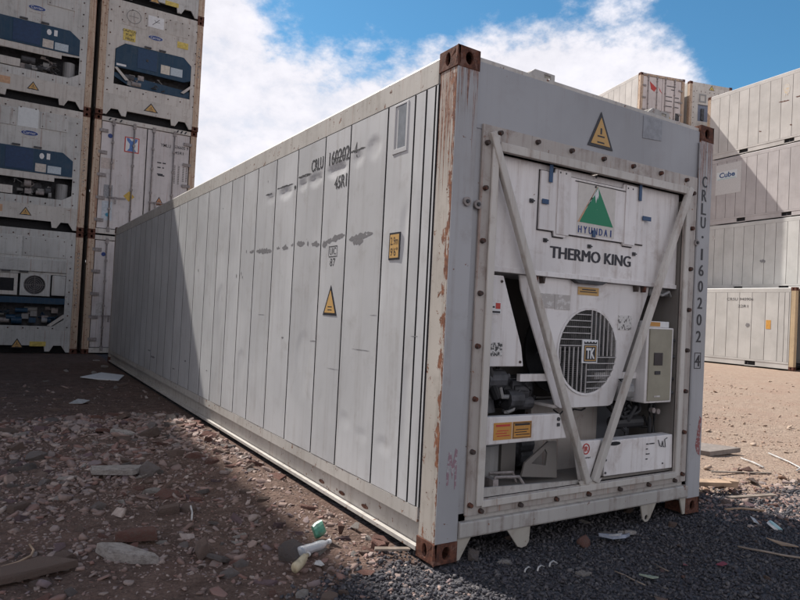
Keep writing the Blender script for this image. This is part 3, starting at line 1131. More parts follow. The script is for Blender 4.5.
for x, z in ((.77, 1.88), (1.17, 1.88), (1.62, 1.87), (.78, 1.975), (1.64, 1.965), (.64, 2.11)):
    MB().box(x - .014, x + .014, .036, .044, z - .012, z + .012).box(x - .006, x + .02, .03, .0359, z - .004, z + .004).build('toggle_clip', DMETAL, T)
# badge with the green mountain
bd = MB().box(1.03, 1.39, .0262, .0272, 1.95, 2.29).build('badge_backing', plain('aged_badge', (.56, .53, .49), .6, var=.05), ad)
MB().prism([(1.05, 2.027), (1.375, 2.024), (1.212, 2.275)], .0250, .0260).build('badge_mountain', GREENV, ad)
MB().prism([(1.032, 2.026), (1.058, 2.026), (1.212, 2.268), (1.205, 2.275)], .0252, .0259).build('badge_orange_edge', PEACH, ad)
MB().prism([(1.206, 2.272), (1.18, 2.215), (1.165, 2.195), (1.16, 2.205), (1.15, 2.17), (1.138, 2.175), (1.118, 2.13), (1.10, 2.105)], .0243, .0249).prism(
    [(1.215, 2.27), (1.222, 2.22), (1.212, 2.19), (1.207, 2.21), (1.198, 2.165), (1.19, 2.20), (1.184, 2.22)], .0243, .0249).build('badge_snow', WHITEV, ad)
for i, ch in enumerate('HYUNDAI'):
    cx = 1.058 + i * .0495
    vs_w = .030 if ch != 'I' else .008
    lettering(ch, cx - vs_w / 2, cx + vs_w / 2, 1.958, 2.003, .0250, NAVY, ad, thick=.0022)
lettering('THERMO KING', .823, 1.591, 1.776, 1.850, .0435, plain('black_paint', (.02, .02, .03), .5), uc, thick=.0055)
# left cover beside the dark gap
cc = MB().prism([(.326, 1.635), (.454, 1.635), (.622, 1.215), (.645, 1.092), (.326, 1.092)], .05, .34).build('side_cover', UNITP, T, .006)
a = MB().box(.33, .44, .0455, .0495, 1.405, 1.475).build('maker_sticker', WHITEV, cc)
MB().box(.398, .435, .0445, .0454, 1.435, 1.47).build('sticker_red', REDV, a)
MB().box(.335, .392, .0445, .0454, 1.44, 1.45).box(.335, .435, .0445, .0454, 1.41, 1.422).build('sticker_print', INKS, a)
MB().box(.355, .465, .0462, .0496, 1.155, 1.235).build('worn_label', worn_print('worn_black_label', (.05, .05, .05), (.6, .58, .56), .7, 55), cc)
bolts(T, [(.615, 1.12), (.34, 1.60), (.44, 1.60)], .05, BOLTM, .009, .008, 'small_bolt')
# condenser panel with its round grille
CX, CZ, CR = 1.232, 1.188, .288
cp = MB().plate([(.60, 1.652), (1.84, 1.652), (1.83, 1.60), (1.50, .835), (1.46, .82), (1.0, .82), (.96, .84), (.62, 1.56)], [circle(CX, CZ, CR, CR, 40)], .07, .085)
cp = cp.build('condenser_panel', UNITP, T, .003)
MB().plate(circle(CX, CZ, CR + .003, None, 40), [circle(CX, CZ, CR - .012, None, 40)], .062, .12).build('fan_ring', UNITP, cp)
MB().prism([(.95, .822), (1.50, .822), (1.50, .84), (.95, .84)], .085, .45).build('panel_return', UNITP, cp)
gm_ = plain('grille_wire', (.42, .40, .39), .5)
g0 = .03
slat = []
for q in range(4):
    for i in range(-1, 7):
        off = .018 + i * .041
        if off > CR - .02 or off < -.04: continue
        # quadrant q: bars alternately lie flat and stand upright
        a0, a1 = -g0, math.sqrt(max(0, (CR - .012) ** 2 - off ** 2))
        if q == 0: b = (CX - a1, CX + a0, CZ + off + .02 - .003, CZ + off + .02 + .003)          # upper left, flat
        if q == 1: b = (CX + off - .003, CX + off + .003, CZ - a0 - .06, CZ + a1)              # upper right, upright
        if q == 2: b = (CX - a0, CX + a1, CZ - off - .02 - .003, CZ - off - .02 + .003)
        if q == 3: b = (CX - off - .003, CX - off + .003, CZ - a1, CZ + a0 + .06)
        if i < 0: continue
        if q in (0, 2):
            lim = math.sqrt(max(0, (CR - .01) ** 2 - (abs(off) + .02) ** 2))
            b = (CX - lim, CX + .01, b[2], b[3]) if q == 0 else (CX - .01, CX + lim, b[2], b[3])
            if lim < .05: continue
        MB().box(b[0], b[1], .058, .066, b[2], b[3]).build('grille_slat', gm_, cp)
wires = MB()
st = .0125
for i in range(-24, 25):
    o = i * st
    if abs(o) > CR - .012: continue
    lim = math.sqrt((CR - .01) ** 2 - o * o)
    # upper left and lower right get upright wires, the others flat wires
    if o < 0.012: wires.box(CX + o - .0013, CX + o + .0013, .066, .069, CZ + .02, CZ + lim)
    if o > -.012: wires.box(CX + o - .0013, CX + o + .0013, .066, .069, CZ - lim, CZ - .02)
    if o > -.012: wires.box(CX + .012, CX + lim, .066, .069, CZ + o - .0013, CZ + o + .0013)
    if o < .012: wires.box(CX - lim, CX - .012, .066, .069, CZ + o - .0013, CZ + o + .0013)
w_o = wires.build('grille_wires', plain('fine_wire', (.13, .125, .12), .5), cp)
w_o['kind'] = 'stuff'
fanm = MB()
for i in range(5):
    a = i * 2 * math.pi / 5
    p = lambda r_, t, y: (CX + r_ * math.cos(t), y, CZ + r_ * math.sin(t))
    vs = [p(.06, a, .20), p(.06, a + .5, .26), p(.27, a + .75, .27), p(.27, a + .1, .18)]
    fanm.add(vs + [(x, y + .006, z) for x, y, z in vs], [(0, 1, 2, 3), (7, 6, 5, 4), (0, 4, 5, 1), (1, 5, 6, 2), (2, 6, 7, 3), (3, 7, 4, 0)])
fanm.cyl((CX, .17, CZ), .07, .14, 'y', 16)
fanm.build('fan', DMETAL, T)
MB().cyl((CX, .33, CZ), .31, .02, 'y', 32).build('fan_shroud', DARK, T)
tk = MB().box(1.157, 1.305, .048, .0575, 1.112, 1.266).build('maker_plate', WHITEV, cp, .003)
MB().box(1.172, 1.292, .046, .0478, 1.122, 1.232).build('plate_field', INKS, tk)
pf = MB().plate(rect(1.178, 1.286, 1.128, 1.226), [rect(1.184, 1.280, 1.134, 1.220)], .0448, .0459)
pf.build('plate_border', AMBER, tk)
MB().prism([(1.172, 1.238), (1.292, 1.238), (1.292, 1.256), (1.277, 1.246), (1.262, 1.256), (1.247, 1.246), (1.232, 1.256), (1.217, 1.246), (1.202, 1.256), (1.187, 1.246), (1.172, 1.256)], .0455, .0478).build('plate_crown', INKS, tk)
lettering('TK', 1.190, 1.274, 1.142, 1.212, .0445, WHITEV, tk, bold=.04)
os_ = MB().box(1.113, 1.312, .0665, .0695, 1.56, 1.612).build('hazard_sticker', AMBER, cp)
MB().box(1.13, 1.295, .0655, .0664, 1.578, 1.584).box(1.15, 1.28, .0655, .0664, 1.592, 1.60).build('sticker_print', INKS, os_)
MB().box(.905, 1.045, .0665, .0695, 1.455, 1.55).box(.76, .9, .0665, .0695, 1.46, 1.55).build('faded_sticker', GREYV, cp)
MB().box(1.52, 1.66, .0665, .0695, 1.34, 1.44).build('faded_sticker', worn_print('worn_grey_label', (.10, .09, .09), (.6, .58, .56), .85, 50), cp)
MB().prism([(1.03, 1.655), (1.35, 1.655), (1.30, 1.632), (1.08, 1.632)], .028, .07).build('pull_handle', DMETAL, cp)
for x in (.70, .76, 1.66, 1.74):
    MB().prism([(x, 1.65), (x + .02, 1.65), (x + .014, 1.61), (x + .006, 1.61)], .03, .069).build('hook_clip', BOLTM, cp)
# V braces
for (xa, za), (xb, zb) in (((.262, 2.45), (1.19, .345)), ((2.158, 2.40), (1.255, .345))):
    dx, dz = xb - xa, zb - za
    L_ = math.hypot(dx, dz)
    nx__, nz__ = -dz / L_ * .0245, dx / L_ * .0245
    MB().prism([(xa + nx__, za + nz__), (xa - nx__, za - nz__), (xb - nx__, zb - nz__), (xb + nx__, zb + nz__)], -.03, .008).build('brace_bar', BARP, T, .008)
MB().prism([(1.11, .36), (1.33, .36), (1.28, .30), (1.16, .30)], -.012, -.003).build('brace_gusset', BARP, T)
# control box
cb = MB().box(1.772, 2.075, .02, .30, .832, 1.368).build('control_box', UNITP, T, .008)
MB().box(1.795, 2.045, .010, .0195, .848, 1.358).build('control_panel', OLIVE, cb, .004)
MB().box(1.845, 1.94, .005, .0098, 1.10, 1.19).build('display', plain('display_glass', (.03, .03, .035), .2), cb, .002)
MB().box(1.86, 1.92, .005, .0098, 1.035, 1.06).build('key_pad', INKS, cb)
MB().box(1.86, 1.93, .007, .0098, .875, .885).build('maker_line', GREYV, cb)
ct = MB().box(1.775, 2.03, .03, .25, 1.369, 1.412).build('box_cap', WHITEV, cb, .003)
MB().box(1.80, 1.925, .0272, .0298, 1.376, 1.406).build('cap_sticker', ORANGE, cb)
for z in (1.28, 1.16, 1.0, .90):
    MB().cyl((2.078, .03, z), .012, .02, 'x', 8).build('box_screw', DMETAL, cb)
MB().box(1.55, 1.765, .10, .30, .848, 1.0).build('junction_box', GMETAL, T, .004)
MB().box(1.33, 1.768, .09, .12, 1.0, 1.045).build('cross_bar', UNITP, T)
MB().box(.66, .90, .09, .12, .995, 1.04).build('cross_bar', UNITP, T)
MB().box(1.885, 2.105, .10, .3, 1.60, 1.652).build('bracket_tray', GMETAL, T)
MB().tube([(1.90, .06, 1.62), (1.96, .05, 1.60), (2.04, .05, 1.63), (2.09, .07, 1.60)], .01).build('tube_bend', GMETAL, T)
# low boxes
lb = MB().prism([(.328, .802), (.937, .797), (1.008, .640), (.328, .638)], .012, .06).build('service_cover', UNITP, T, .006)
for x0, x1, mt in ((.397, .537, ORANGE), (.545, .697, ORANGE)):
    s_ = MB().box(x0, x1, .0085, .0118, .664, .765).build('safety_sticker', mt, lb)
    if x0 > .5:
        t_ = MB()
        t_.plate(rect(x0 + .004, x1 - .004, .668, .761), [rect(x0 + .008, x1 - .008, .672, .757)], .0075, .0084)
        t_.build('sticker_border', INKS, lb)
    t_ = MB()
    for i, zz in enumerate((.742, .715, .70, .685)):
        t_.box(x0 + .015 + .01 * (i % 2), x1 - .015 - .012 * (i % 3), .0072, .0083, zz, zz + (.012 if i == 0 else .005))
    t_.build('sticker_print', INKS if x0 > .5 else REDV, lb)
MB().cyl((.925, .004, .765), .012, .008, 'y', 10).box(.915, .935, .004, .0115, .72, .74).build('box_lock', DMETAL, lb)
ip = MB().prism([(1.095, .612), (1.345, .606), (1.235, .325), (1.175, .325)], .02, .05).build('lower_panel', UNITP, T, .004)
rg = MB().plate(circle(1.20, .556, .034, .036, 24), [circle(1.20, .556, .027, .029, 24)], .0165, .0195).build('round_emblem', REDV, ip)
lettering('IR', 1.182, 1.218, .54, .573, .0165, REDV, ip, bold=.03)
lettering('Ingersoll Rand', 1.160, 1.243, .490, .504, .0165, INKS, ip, bold=.03)
rb = MB().prism([(1.362, .597), (2.095, .600), (2.106, .357), (1.372, .362)], .01, .10).build('battery_box', UNITP, T, .006)
MB().prism(circle(1.47, .575, .055, .013, 16), .0065, .0098).build('hand_slot', DARK, rb)
t_ = MB()
for i, (xx, zz, l_) in enumerate(((1.80, .545, .09), (1.80, .51, .02), (1.80, .475, .04), (1.80, .44, .02))):
    t_.box(xx, xx + l_, .0075, .0098, zz, zz + .008)
t_.build('faint_print', INK, rb)
MB().tube([(1.93, .006, .57), (1.945, .004, .53), (1.965, .004, .52), (1.975, .004, .56), (1.985, .004, .52), (2.01, .004, .515), (2.0, .004, .57), (2.03, .006, .58)], .003, 5).build('scrawl', INKS, rb)
MB().cyl((1.99, .005, .40), .006, .006, 'y', 8).cyl((1.385, .005, .47), .008, .006, 'y', 8).cyl((1.385, .005, .385), .008, .006, 'y', 8).build('box_screw', DMETAL, rb)
# floor tray, compressor, brackets
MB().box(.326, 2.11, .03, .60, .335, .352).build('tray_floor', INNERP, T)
MB().prism([(.326, .336), (1.14, .336), (1.14, .358), (.326, .392)], .018, .032).build('tray_lip', SILLP, T)
cpr = MB().cyl((.50, .30, .353), .15, .24, 'z', 24).cyl((.50, .30, .5935), .15, .05, 'z', 24, .10).cyl((.50, .30, .644), .10, .02, 'z', 24, .04).build('compressor', GMETAL, T, .006, False)
MB().cyl((.46, .26, .80), .12, .10, 'z', 20, .10).cyl((.46, .26, .90), .10, .03, 'z', 20, .06).build('compressor_head', DMETAL, T)
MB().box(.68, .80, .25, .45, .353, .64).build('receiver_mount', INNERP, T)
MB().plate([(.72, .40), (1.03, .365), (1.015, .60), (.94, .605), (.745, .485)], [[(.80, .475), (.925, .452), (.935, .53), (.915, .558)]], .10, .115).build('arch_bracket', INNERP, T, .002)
fr = MB().tube([(.43, .04, .352), (.46, .05, .435), (.65, .05, .42), (.70, .04, .352)], .010, 6).tube([(.50, .16, .352), (.50, .15, .43), (.69, .15, .42), (.73, .16, .352)], .010, 6)
fr.box(.43, .47, .03, .12, .353, .425).build('bracket_frame', GALV, T)
MB().box(.97, 1.62, .30, .36, .352, .84).build('condenser_shroud', FLANGE, T)
MB().tube([(.40, .10, 1.09), (.43, .10, 1.0), (.50, .12, .90)], .03, 10).build('suction_hose', RUBBER, T)
MB().cyl((.80, .20, .93), .075, .15, 'y', 18).build('blower_motor', DMETAL, T)
MB().cyl((.80, .195, .93), .045, .004, 'y', 14).build('motor_cap', GMETAL, T)
COPPER = plain('dull_copper', (.075, .045, .032), .5, var=.4)
clutter(T, 5, .60, .95, .80, .99, .16, .36, [GMETAL, DMETAL, RUBBER, COPPER], 30)
clutter(T, 21, .66, 1.02, .42, .62, .30, .5, [GMETAL, DMETAL, RUBBER, COPPER], 8)
clutter(T, 22, .34, .66, .90, 1.08, .12, .3, [GMETAL, DMETAL, RUBBER, DMETAL], 16)
clutter(T, 24, 1.62, 2.08, .62, .84, .14, .34, [RUBBER, RUBBER, GMETAL], 7)
clutter(T, 6, .35, .60, .82, 1.07, .2, .4, [GMETAL, DMETAL], 7)
clutter(T, 9, 1.55, 1.76, .85, 1.0, .08, .1, [RUBBER, GMETAL], 5)
clutter(T, 12, .62, .78, 1.05, 1.55, .35, .55, [DMETAL], 6)
MB().tube([(1.02, .15, .80), (1.05, .12, .77), (1.09, .12, .80), (1.13, .12, .765), (1.18, .12, .80), (1.25, .12, .79), (1.30, .13, .80)], .006, 6).build('thin_wire', RUBBER, T)


def arc(cx, cz, r1, r2, a0, a1, y, n=14):
    return [(cx + r1 * math.cos(a0 + (a1 - a0) * i / n), y + .02 * math.sin(i), cz + r2 * math.sin(a0 + (a1 - a0) * i / n)) for i in range(n + 1)]


PI = math.pi
for i, (r1, r2) in enumerate(((.15, .12), (.13, .10), (.11, .115), (.09, .08))):
    MB().tube(arc(1.71, .84, r1, r2, PI, 2 * PI, .12 + .03 * i), .012, 8).build('cable_loop', RUBBER, T)
MB().tube([(1.735, .15, .75), (1.73, .14, .68), (1.728, .13, .59)], .011, 8).build('cable', RUBBER, T)
MB().tube([(1.98, .12, .59), (1.975, .12, .70), (1.97, .12, .77), (1.985, .12, .81), (2.0, .12, .82), (2.02, .12, .80), (2.03, .12, .76), (2.02, .12, .59)], .014, 8).build('cable', RUBBER, T)
MB().cyl((1.975, .085, .765), .02, .03, 'y', 10).cyl((2.03, .085, .755), .02, .03, 'y', 10).build('cable_clamp', GALV, T)
# code on the far post
for ch, z in (('C', 2.475), ('R', 2.372), ('L', 2.27), ('U', 2.168), ('.', 2.06), ('1', 1.93), ('6', 1.81), ('0', 1.69), ('2', 1.565), ('0', 1.44), ('2', 1.315), ('4', 1.135)):
    w2 = .028 if ch not in '.1' else .009
    h2 = .042 if ch != '.' else .009
    lettering(ch, 2.345 - w2, 2.345 + w2, z - h2, z + h2, -.0005, INKS, T, thick=.004)
MB().plate(rect(2.305, 2.385, 1.075, 1.195), [rect(2.311, 2.379, 1.081, 1.189)], -.0012, .0).build('lettering_box', INKS, T)
MB().prism([(.06, .50), (.07, .62), (.085, .63), (.10, .55), (.115, .64), (.13, .63), (.13, .42), (.118, .41), (.115, .55), (.10, .47), (.08, .56), (.075, .44), (.062, .43)], -.0009, .0).build(
    'pink_spray_mark', worn_print('pink_spray', (.27, .17, .20), (.37, .37, .38), .6, 45), T)
MB().prism([(2.36, .50), (2.40, .72), (2.425, .70), (2.415, .55), (2.42, .42), (2.38, .45)], -.0009, .0).build(
    'red_spray_mark', worn_print('red_spray', (.24, .07, .07), (.37, .37, .38), .55, 45), T)
MB().box(.165, W - .165, LL - .1, LL - .02, .15, H - .12).build('rear_doors', DOORP, T)

# ================================================================== stacked containers, left
Y0 = 14.2
XA, XB = -2.845, -.315


def new_container(name, label, loc, rz, group, kind, wallm, postm, side='wall', L=LL, h=H, castm=RUST2, dent=.002, sm=None, fork=None):
    r_ = thing(name, label, 'container', loc, rz, group)
    body(r_, L, W, h, side, wallm, wallm, postm, castm, sm, dent, False, fork)
    MB().box(.165, W - .165, L - .1, L - .02, .15, h - .12).build('rear_wall', wallm, r_)
    if kind: kind(r_, W, h)
    return r_


def blue_strip_unit(r_, W_, h, var=0):
    """machinery end with a wide blue cover over an open compressor bay"""
    unit_frame(r_, W_, h, STACKP, STACKPOST)
    fb = [(.27 + .01, .62 + i * .28) for i in range(8)] + [(2.165, .62 + i * .28) for i in range(8)] + [(.4 + i * .3, 2.74) for i in range(6)] + [(.4 + i * .3, .60) for i in range(6)]
    pl = MB().plate(rect(.16, W_ - .16, .545, h - .19), [[(.28, .72), (1.93, .72), (2.13, .84), (2.13, 1.245), (.28, 1.10)]], .01, .05)
    pl.build('unit_face', STACKG, r_)
    bolts(r_, fb, .01, BOLTM, .017, .015)
    bc = MB().prism([(.30, 1.83), (1.90, 1.83), (2.12, 1.66), (2.12, 1.28), (.30, 1.28)], -.01, .0095).build('blue_cover', BLUEP, r_, .004)
    MB().box(.75, 1.30, -.016, -.0105, 1.32, 1.80).build('cover_flap', plain('dark_blue_flap', (.008, .035, .10), .5), bc, .003)
    MB().box(.28, 1.75, -.016, .009, 1.12, 1.265).build('white_bar', STACKP, r_, .004)
    MB().box(1.35, 1.57, -.0125, -.0104, 1.31, 1.50).build('notice_label', plain('beige_label', (.50, .45, .40), .5), bc)
    MB().box(1.6, 1.88, -.0125, -.0104, 1.31, 1.48).build('data_label', plain('pale_label', (.42, .48, .52), .5, var=.2, nscale=60), bc)
    MB().prism(circle(1.47, 1.68, .05, .07, 8), -.014, -.0104).build('round_label', WHITEV, bc)
    MB().box(1.57, 1.64, -.0125, -.0104, 1.62, 1.76).build('narrow_label', WHITEV, bc)
    for x0, x1, z0, z1 in ((.46, .92, 2.29, 2.67), (1.40, 1.97, 2.32, 2.71))[var:]:
        p_ = MB().box(x0, x1, -.006, .0095, z0, z1).build('cover_plate', STACKG, r_, .01)
        bolts(r_, [(x0 + .05, z0 + .05), (x1 - .05, z0 + .05), (x0 + .05, z1 - .05), (x1 - .05, z1 - .05)], -.006, BOLTM, .012, .01, 'small_bolt')
    if not var: MB().box(.95, 1.36, .006, .0095, 2.30, 2.74).build('white_label_panel', plain('bright_panel', (.62, .64, .64), .5, var=.05), r_)
    logo_oval(r_, 1.20, 2.17, .17, .055, 'Carrier', .002)
    MB().box(1.04, 1.40, .006, .0095, 2.05, 2.075).build('maker_line', GREYV, r_)
    for x in (.95, 1.38):
        MB().box(x - .08, x + .08, -.025, .009, 1.85, 1.885).build('cover_hinge', DMETAL, r_)
    MB().box(.24, 2.2, .40, .42, .56, 1.3).build('bay_back', DMETAL, r_)
    MB().box(.30, .93, -.004, .2, .74, .92).build('bay_box', STACKP, r_, .004)
    MB().cyl((1.93, .18, .72), .13, .38, 'z', 16).build('gas_receiver', GMETAL, r_)
    clutter(r_, 31 + 8 * var, .95, 1.8, .74, 1.10, .1, .32, [GMETAL, GMETAL, DMETAL, GALV], 26)
    tri_sign(r_, [(1.21, .47), (1.34, .28), (1.09, .28)], .008, AMBER)
    s_ = MB().box(.55, .76, .0085, .0115, .31, .47).build('peach_label', PEACH, r_)


def octagon_unit(r_, W_, h):
    unit_frame(r_, W_, h, STACKP, STACKPOST)
    MB().plate(rect(.16, W_ - .16, .545, h - .16), [[(.36, .80), (2.18, .80), (2.18, 1.66), (1.98, 1.84), (.58, 1.84), (.36, 1.66)]], .01, .05).build('unit_face', STACKP, r_)
    bolts(r_, [(.225, .62 + i * .28) for i in range(8)] + [(2.27, .62 + i * .28) for i in range(8)] + [(.4 + i * .3, 2.70) for i in range(6)] + [(.45 + i * .3, .69) for i in range(6)], .01, BOLTM, .017, .015)
    bc = MB().prism([(.37, 1.65), (.585, 1.83), (1.975, 1.83), (2.17, 1.655), (2.17, 1.27), (2.0, 1.2), (.37, 1.22)], -.01, .04).build('blue_cover', BLUEP, r_, .006)
    MB().box(.87, 1.33, -.016, -.0105, 1.30, 1.79).build('cover_flap', plain('deep_blue_flap', (.008, .04, .10), .5), bc, .003)
    MB().prism(circle(1.1, 1.53, .03), -.03, -.0165).build('flap_knob', DMETAL, bc)
    MB().box(1.43, 1.65, -.0125, -.0104, 1.30, 1.52).build('notice_label', plain('cream_label', (.55, .50, .42), .5), bc)
    MB().box(1.67, 1.96, -.0125, -.0104, 1.31, 1.51).build('data_label', plain('grey_blue_label', (.42, .48, .52), .5, var=.2, nscale=60), bc)
    MB().box(.40, .62, -.0125, -.0104, 1.26, 1.31).build('strip_label', WHITEV, bc)
    MB().prism([(.37, 1.1), (2.17, 1.0), (2.17, .82), (.75, .82), (.37, 1.0)], .05, .12).build('blue_tray', BLUEP, r_)
    MB().prism([(.36, 1.2), (.42, 1.22), (.70, .95), (.62, .93)], -.006, .009).build('white_brace', STACKP, r_)
    MB().prism([(1.95, .93), (2.02, .91), (2.19, 1.08), (2.17, 1.14)], -.006, .009).build('white_brace', STACKP, r_)
    MB().box(.3, 2.2, .3, .32, .6, 1.4).build('bay_back', DMETAL, r_)
    clutter(r_, 77, .6, 1.9, .84, 1.15, .03, .12, [GMETAL, DMETAL, GALV], 14)
    for x0, x1, z0, z1 in ((.48, 1.03, 2.30, 2.69), (1.50, 2.07, 2.34, 2.72)):
        MB().box(x0, x1, .004, .0098, z0, z1).build('cover_plate', STACKP, r_, .003)
        bolts(r_, [(x0, z0 + .1), (x1, z0 + .1), (x0, z1 - .1), (x1, z1 - .1)], .004, BOLTM, .014, .012, 'small_bolt')
    MB().plate(circle(.74, 2.54, .17, .17, 24), [circle(.74, 2.54, .155, .155, 24)], -.002, .0038).build('vent_ring', GMETAL, r_)
    MB().box(.63, .85, -.002, .0038, 2.535, 2.545).box(.735, .745, -.002, .0038, 2.43, 2.65).build('vent_bar', GMETAL, r_)
    lp = MB().box(1.07, 1.45, .003, .0098, 2.40, 2.69).build('white_label_panel', WHITEV, r_)
    MB().tube([(1.18, .002, 2.47), (1.26, .002, 2.55), (1.34, .002, 2.63)], .006, 4).tube([(1.22, .002, 2.60), (1.26, .002, 2.55), (1.35, .002, 2.56)], .005, 4).build('label_drawing', INKS, lp)
    logo_oval(r_, 1.27, 2.15, .17, .055, 'Carrier', .002)
    y1 = MB().box(.515, .80, .003, .0098, 1.92, 2.2).build('caution_sign', YELLOW, r_)
    lettering('CAUTION', .50, .81, 2.13, 2.19, .002, INKS, y1, bold=.02)
    lettering("9'-6\"", .57, .75, 2.04, 2.10, .002, INKS, y1, bold=.02)
    lettering('HIGH', .57, .76, 1.94, 2.00, .002, INKS, y1, bold=.02)
    MB().box(1.80, 2.07, .003, .0098, 2.06, 2.22).build('yellow_label', YELLOW, r_)
    for x in (1.10, 1.45):
        MB().box(x - .08, x + .08, -.025, .009, 1.85, 1.885).build('cover_hinge', DMETAL, r_)
    tri_sign(r_, [(1.25, .50), (1.43, .28), (1.08, .28)], .008, AMBER)


def fan_unit(r_, W_, h):
    unit_frame(r_, W_, h, STACKG, STACKPOST)
    MB().plate(rect(.16, W_ - .16, .545, h - .19), [[(.4, .64), (1.9, .64), (2.12, .80), (2.12, 1.84), (.4, 1.84)]], .01, .05).build('unit_face', STACKG, r_)
    bolts(r_, [(.26, .62 + i * .28) for i in range(8)] + [(2.2, .62 + i * .28) for i in range(8)] + [(.4 + i * .3, 2.76) for i in range(6)] + [(.4 + i * .3, .59) for i in range(6)], .01, BOLTM, .017, .015)
    for x0, x1 in ((.42, 1.14), (1.20, 2.10)):
        p_ = MB().box(x0, x1, -.004, .0095, 2.25, 2.70).build('cover_plate', STACKG, r_, .006)
        bolts(r_, [(x0 + .06, 2.31), (x1 - .06, 2.31), (x0 + .06, 2.64), (x1 - .06, 2.64), ((x0 + x1) / 2, 2.64)], -.004, BOLTM, .012, .01, 'small_bolt')
    MB().box(.40, 2.12, -.03, .009, 1.90, 2.19).build('white_band', STACKG, r_, .01)
    for x in (.90, 1.25):
        MB().box(x - .09, x + .09, -.04, .008, 1.87, 1.905).build('band_hinge', DMETAL, r_)
    wb = MB().plate(rect(.72, 1.14, 1.34, 1.83), [rect(.79, 1.07, 1.43, 1.72)], -.012, .009).build('display_frame', STACKP, r_)
    MB().box(.78, 1.08, .0, .008, 1.42, 1.73).build('display', DARK, wb)
    fp = MB().plate(rect(1.19, 1.80, 1.34, 1.84), [circle(1.48, 1.59, .22, .22, 28)], -.008, .009).build('fan_panel', STACKG, r_)
    MB().cyl((1.48, .05, 1.59), .23, .02, 'y', 24).build('fan_shroud', DMETAL, r_)
    gr = MB()
    for rr in (.05, .09, .13, .17, .21):
        gr.tube([(1.48 + rr * math.cos(t), .0, 1.59 + rr * math.sin(t)) for t in np.linspace(0, 2 * PI, 25)], .004, 4)
    gr.box(1.27, 1.69, .001, .006, 1.586, 1.594).box(1.476, 1.484, .001, .006, 1.38, 1.80)
    gr.build('fan_guard', GALV, r_)
    MB().box(1.83, 2.11, -.02, .1, 1.36, 1.83).build('white_box', STACKG, r_, .02)
    MB().box(.40, 2.12, .0, .15, 1.16, 1.30).build('blue_rail', BLUEP, r_)
    MB().box(.3, 2.2, .3, .32, .6, 1.85).build('bay_back', DMETAL, r_)
    clutter(r_, 55, .5, 2.0, .68, 1.14, .1, .28, [GMETAL, DMETAL, BLUEP, GALV], 26)
    MB().prism([(1.78, .66), (1.86, .64), (2.13, .85), (2.11, .93)], -.006, .009).build('white_brace', STACKP, r_)
    tri_sign(r_, [(1.20, .35), (1.33, .13), (1.07, .13)], .008, AMBER)
    MB().box(1.45, 1.78, .0085, .0115, .17, .28).build('yellow_label', YELLOW, r_)


def doors_plain(r_, W_, h):
    door_end(r_, W_, h, 0, -1, DOORP, STACKP)
    MB().prism(circle(.37, 2.43, .05), .024, .029).build('round_blue_sticker', NAVY, r_)
    MB().box(.27, .43, .024, .029, .92, 1.25).build('grey_label', GREYV, r_)


def doors_lettered(r_, W_, h):
    door_end(r_, W_, h, 0, -1, DOORP, STACKP)
    X0, Z0 = XB, 2.896
    MB().prism(circle(.37, 2.43, .055), .024, .029).build('round_blue_sticker', NAVY, r_)
    lg = MB().box(.70, 1.04, .024, .029, 2.10, 2.48).build('emblem', REDV, r_)
    MB().box(.725, 1.015, .021, .0238, 2.125, 2.455).build('emblem_field', WHITEV, lg)
    MB().prism([(.74, 2.45), (.80, 2.45), (.87, 2.38), (.94, 2.45), (1.0, 2.45), (.98, 2.38), (.92, 2.31), (.925, 2.20), (.98, 2.13), (.76, 2.13), (.815, 2.20), (.82, 2.31), (.76, 2.38)], .018, .0208).build(
        'emblem_figure', plain('emblem_blue', (.08, .17, .42), .5), lg)
    lettering('YMLU', 1.55, 1.80, 2.385, 2.465, .026, INKS, r_, bold=.01)
    lettering('536605 9', 1.885, 2.235, 2.395, 2.475, .026, INKS, r_, bold=.01)
    lettering('45R1', 1.91, 2.12, 2.255, 2.325, .026, INKS, r_, bold=.01)
    MB().prism([(.87, 1.14), (1.0, 1.01), (.87, .88), (.74, 1.01)], .024, .029).build('yellow_diamond', plain('diamond_yellow', (.52, .34, .06), .5), r_)
    tri_sign(r_, [(1.58, 1.10), (1.71, .88), (1.47, .88)], .026, plain('orange_field', (.50, .22, .10), .5))
    MB().box(.29, .49, .024, .029, .90, 1.23).build('grey_label', plain('mid_grey_label', (.26, .26, .27), .6, var=.3, nscale=50), r_)
    MB().box(.27, .50, .024, .029, .36, .83).build('pale_notice', plain('pale_blue_notice', (.46, .50, .54), .5), r_)
    MB().prism(circle(.40, .5, .045), .020, .0238).build('cyan_mark', plain('cyan_print', (.05, .28, .42), .5), r_)
    MB().box(.20, .50, .024, .029, 1.62, 1.88).build('beige_patch', plain('beige_patch', (.48, .41, .37), .6), r_)
    for xx, za, zb in ((1.90, 1.50, 1.97), (2.0, 1.49, 1.97), (2.12, 1.57, 1.95), (2.20, 1.57, 1.95)):
        t2 = MB()
        zz = za
        while zz < zb:
            t2.box(xx, xx + .045, .026, .029, zz, zz + .012); zz += .03
        t2.build('small_data_print', INK, r_)
    t2 = MB()
    for xx, zz, l_ in ((1.49, 1.95, .1), (1.62, 1.95, .08), (1.50, 1.83, .08), (1.62, 1.83, .04), (1.50, 1.66, .14), (1.52, 1.63, .16)):
        t2.box(xx, xx + l_, .026, .029, zz, zz + .03)
    t2.build('weight_print', INKS, r_)
    t2 = MB()
    for xx in (.30, .42, .55, 1.9, 2.0, 2.1):
        t2.prism([(xx, h - .10), (xx + .04, h - .10), (xx + .08, h - .03), (xx + .04, h - .03)], .002, .0045)
    t2.build('hatch_marks', INKS, r_)


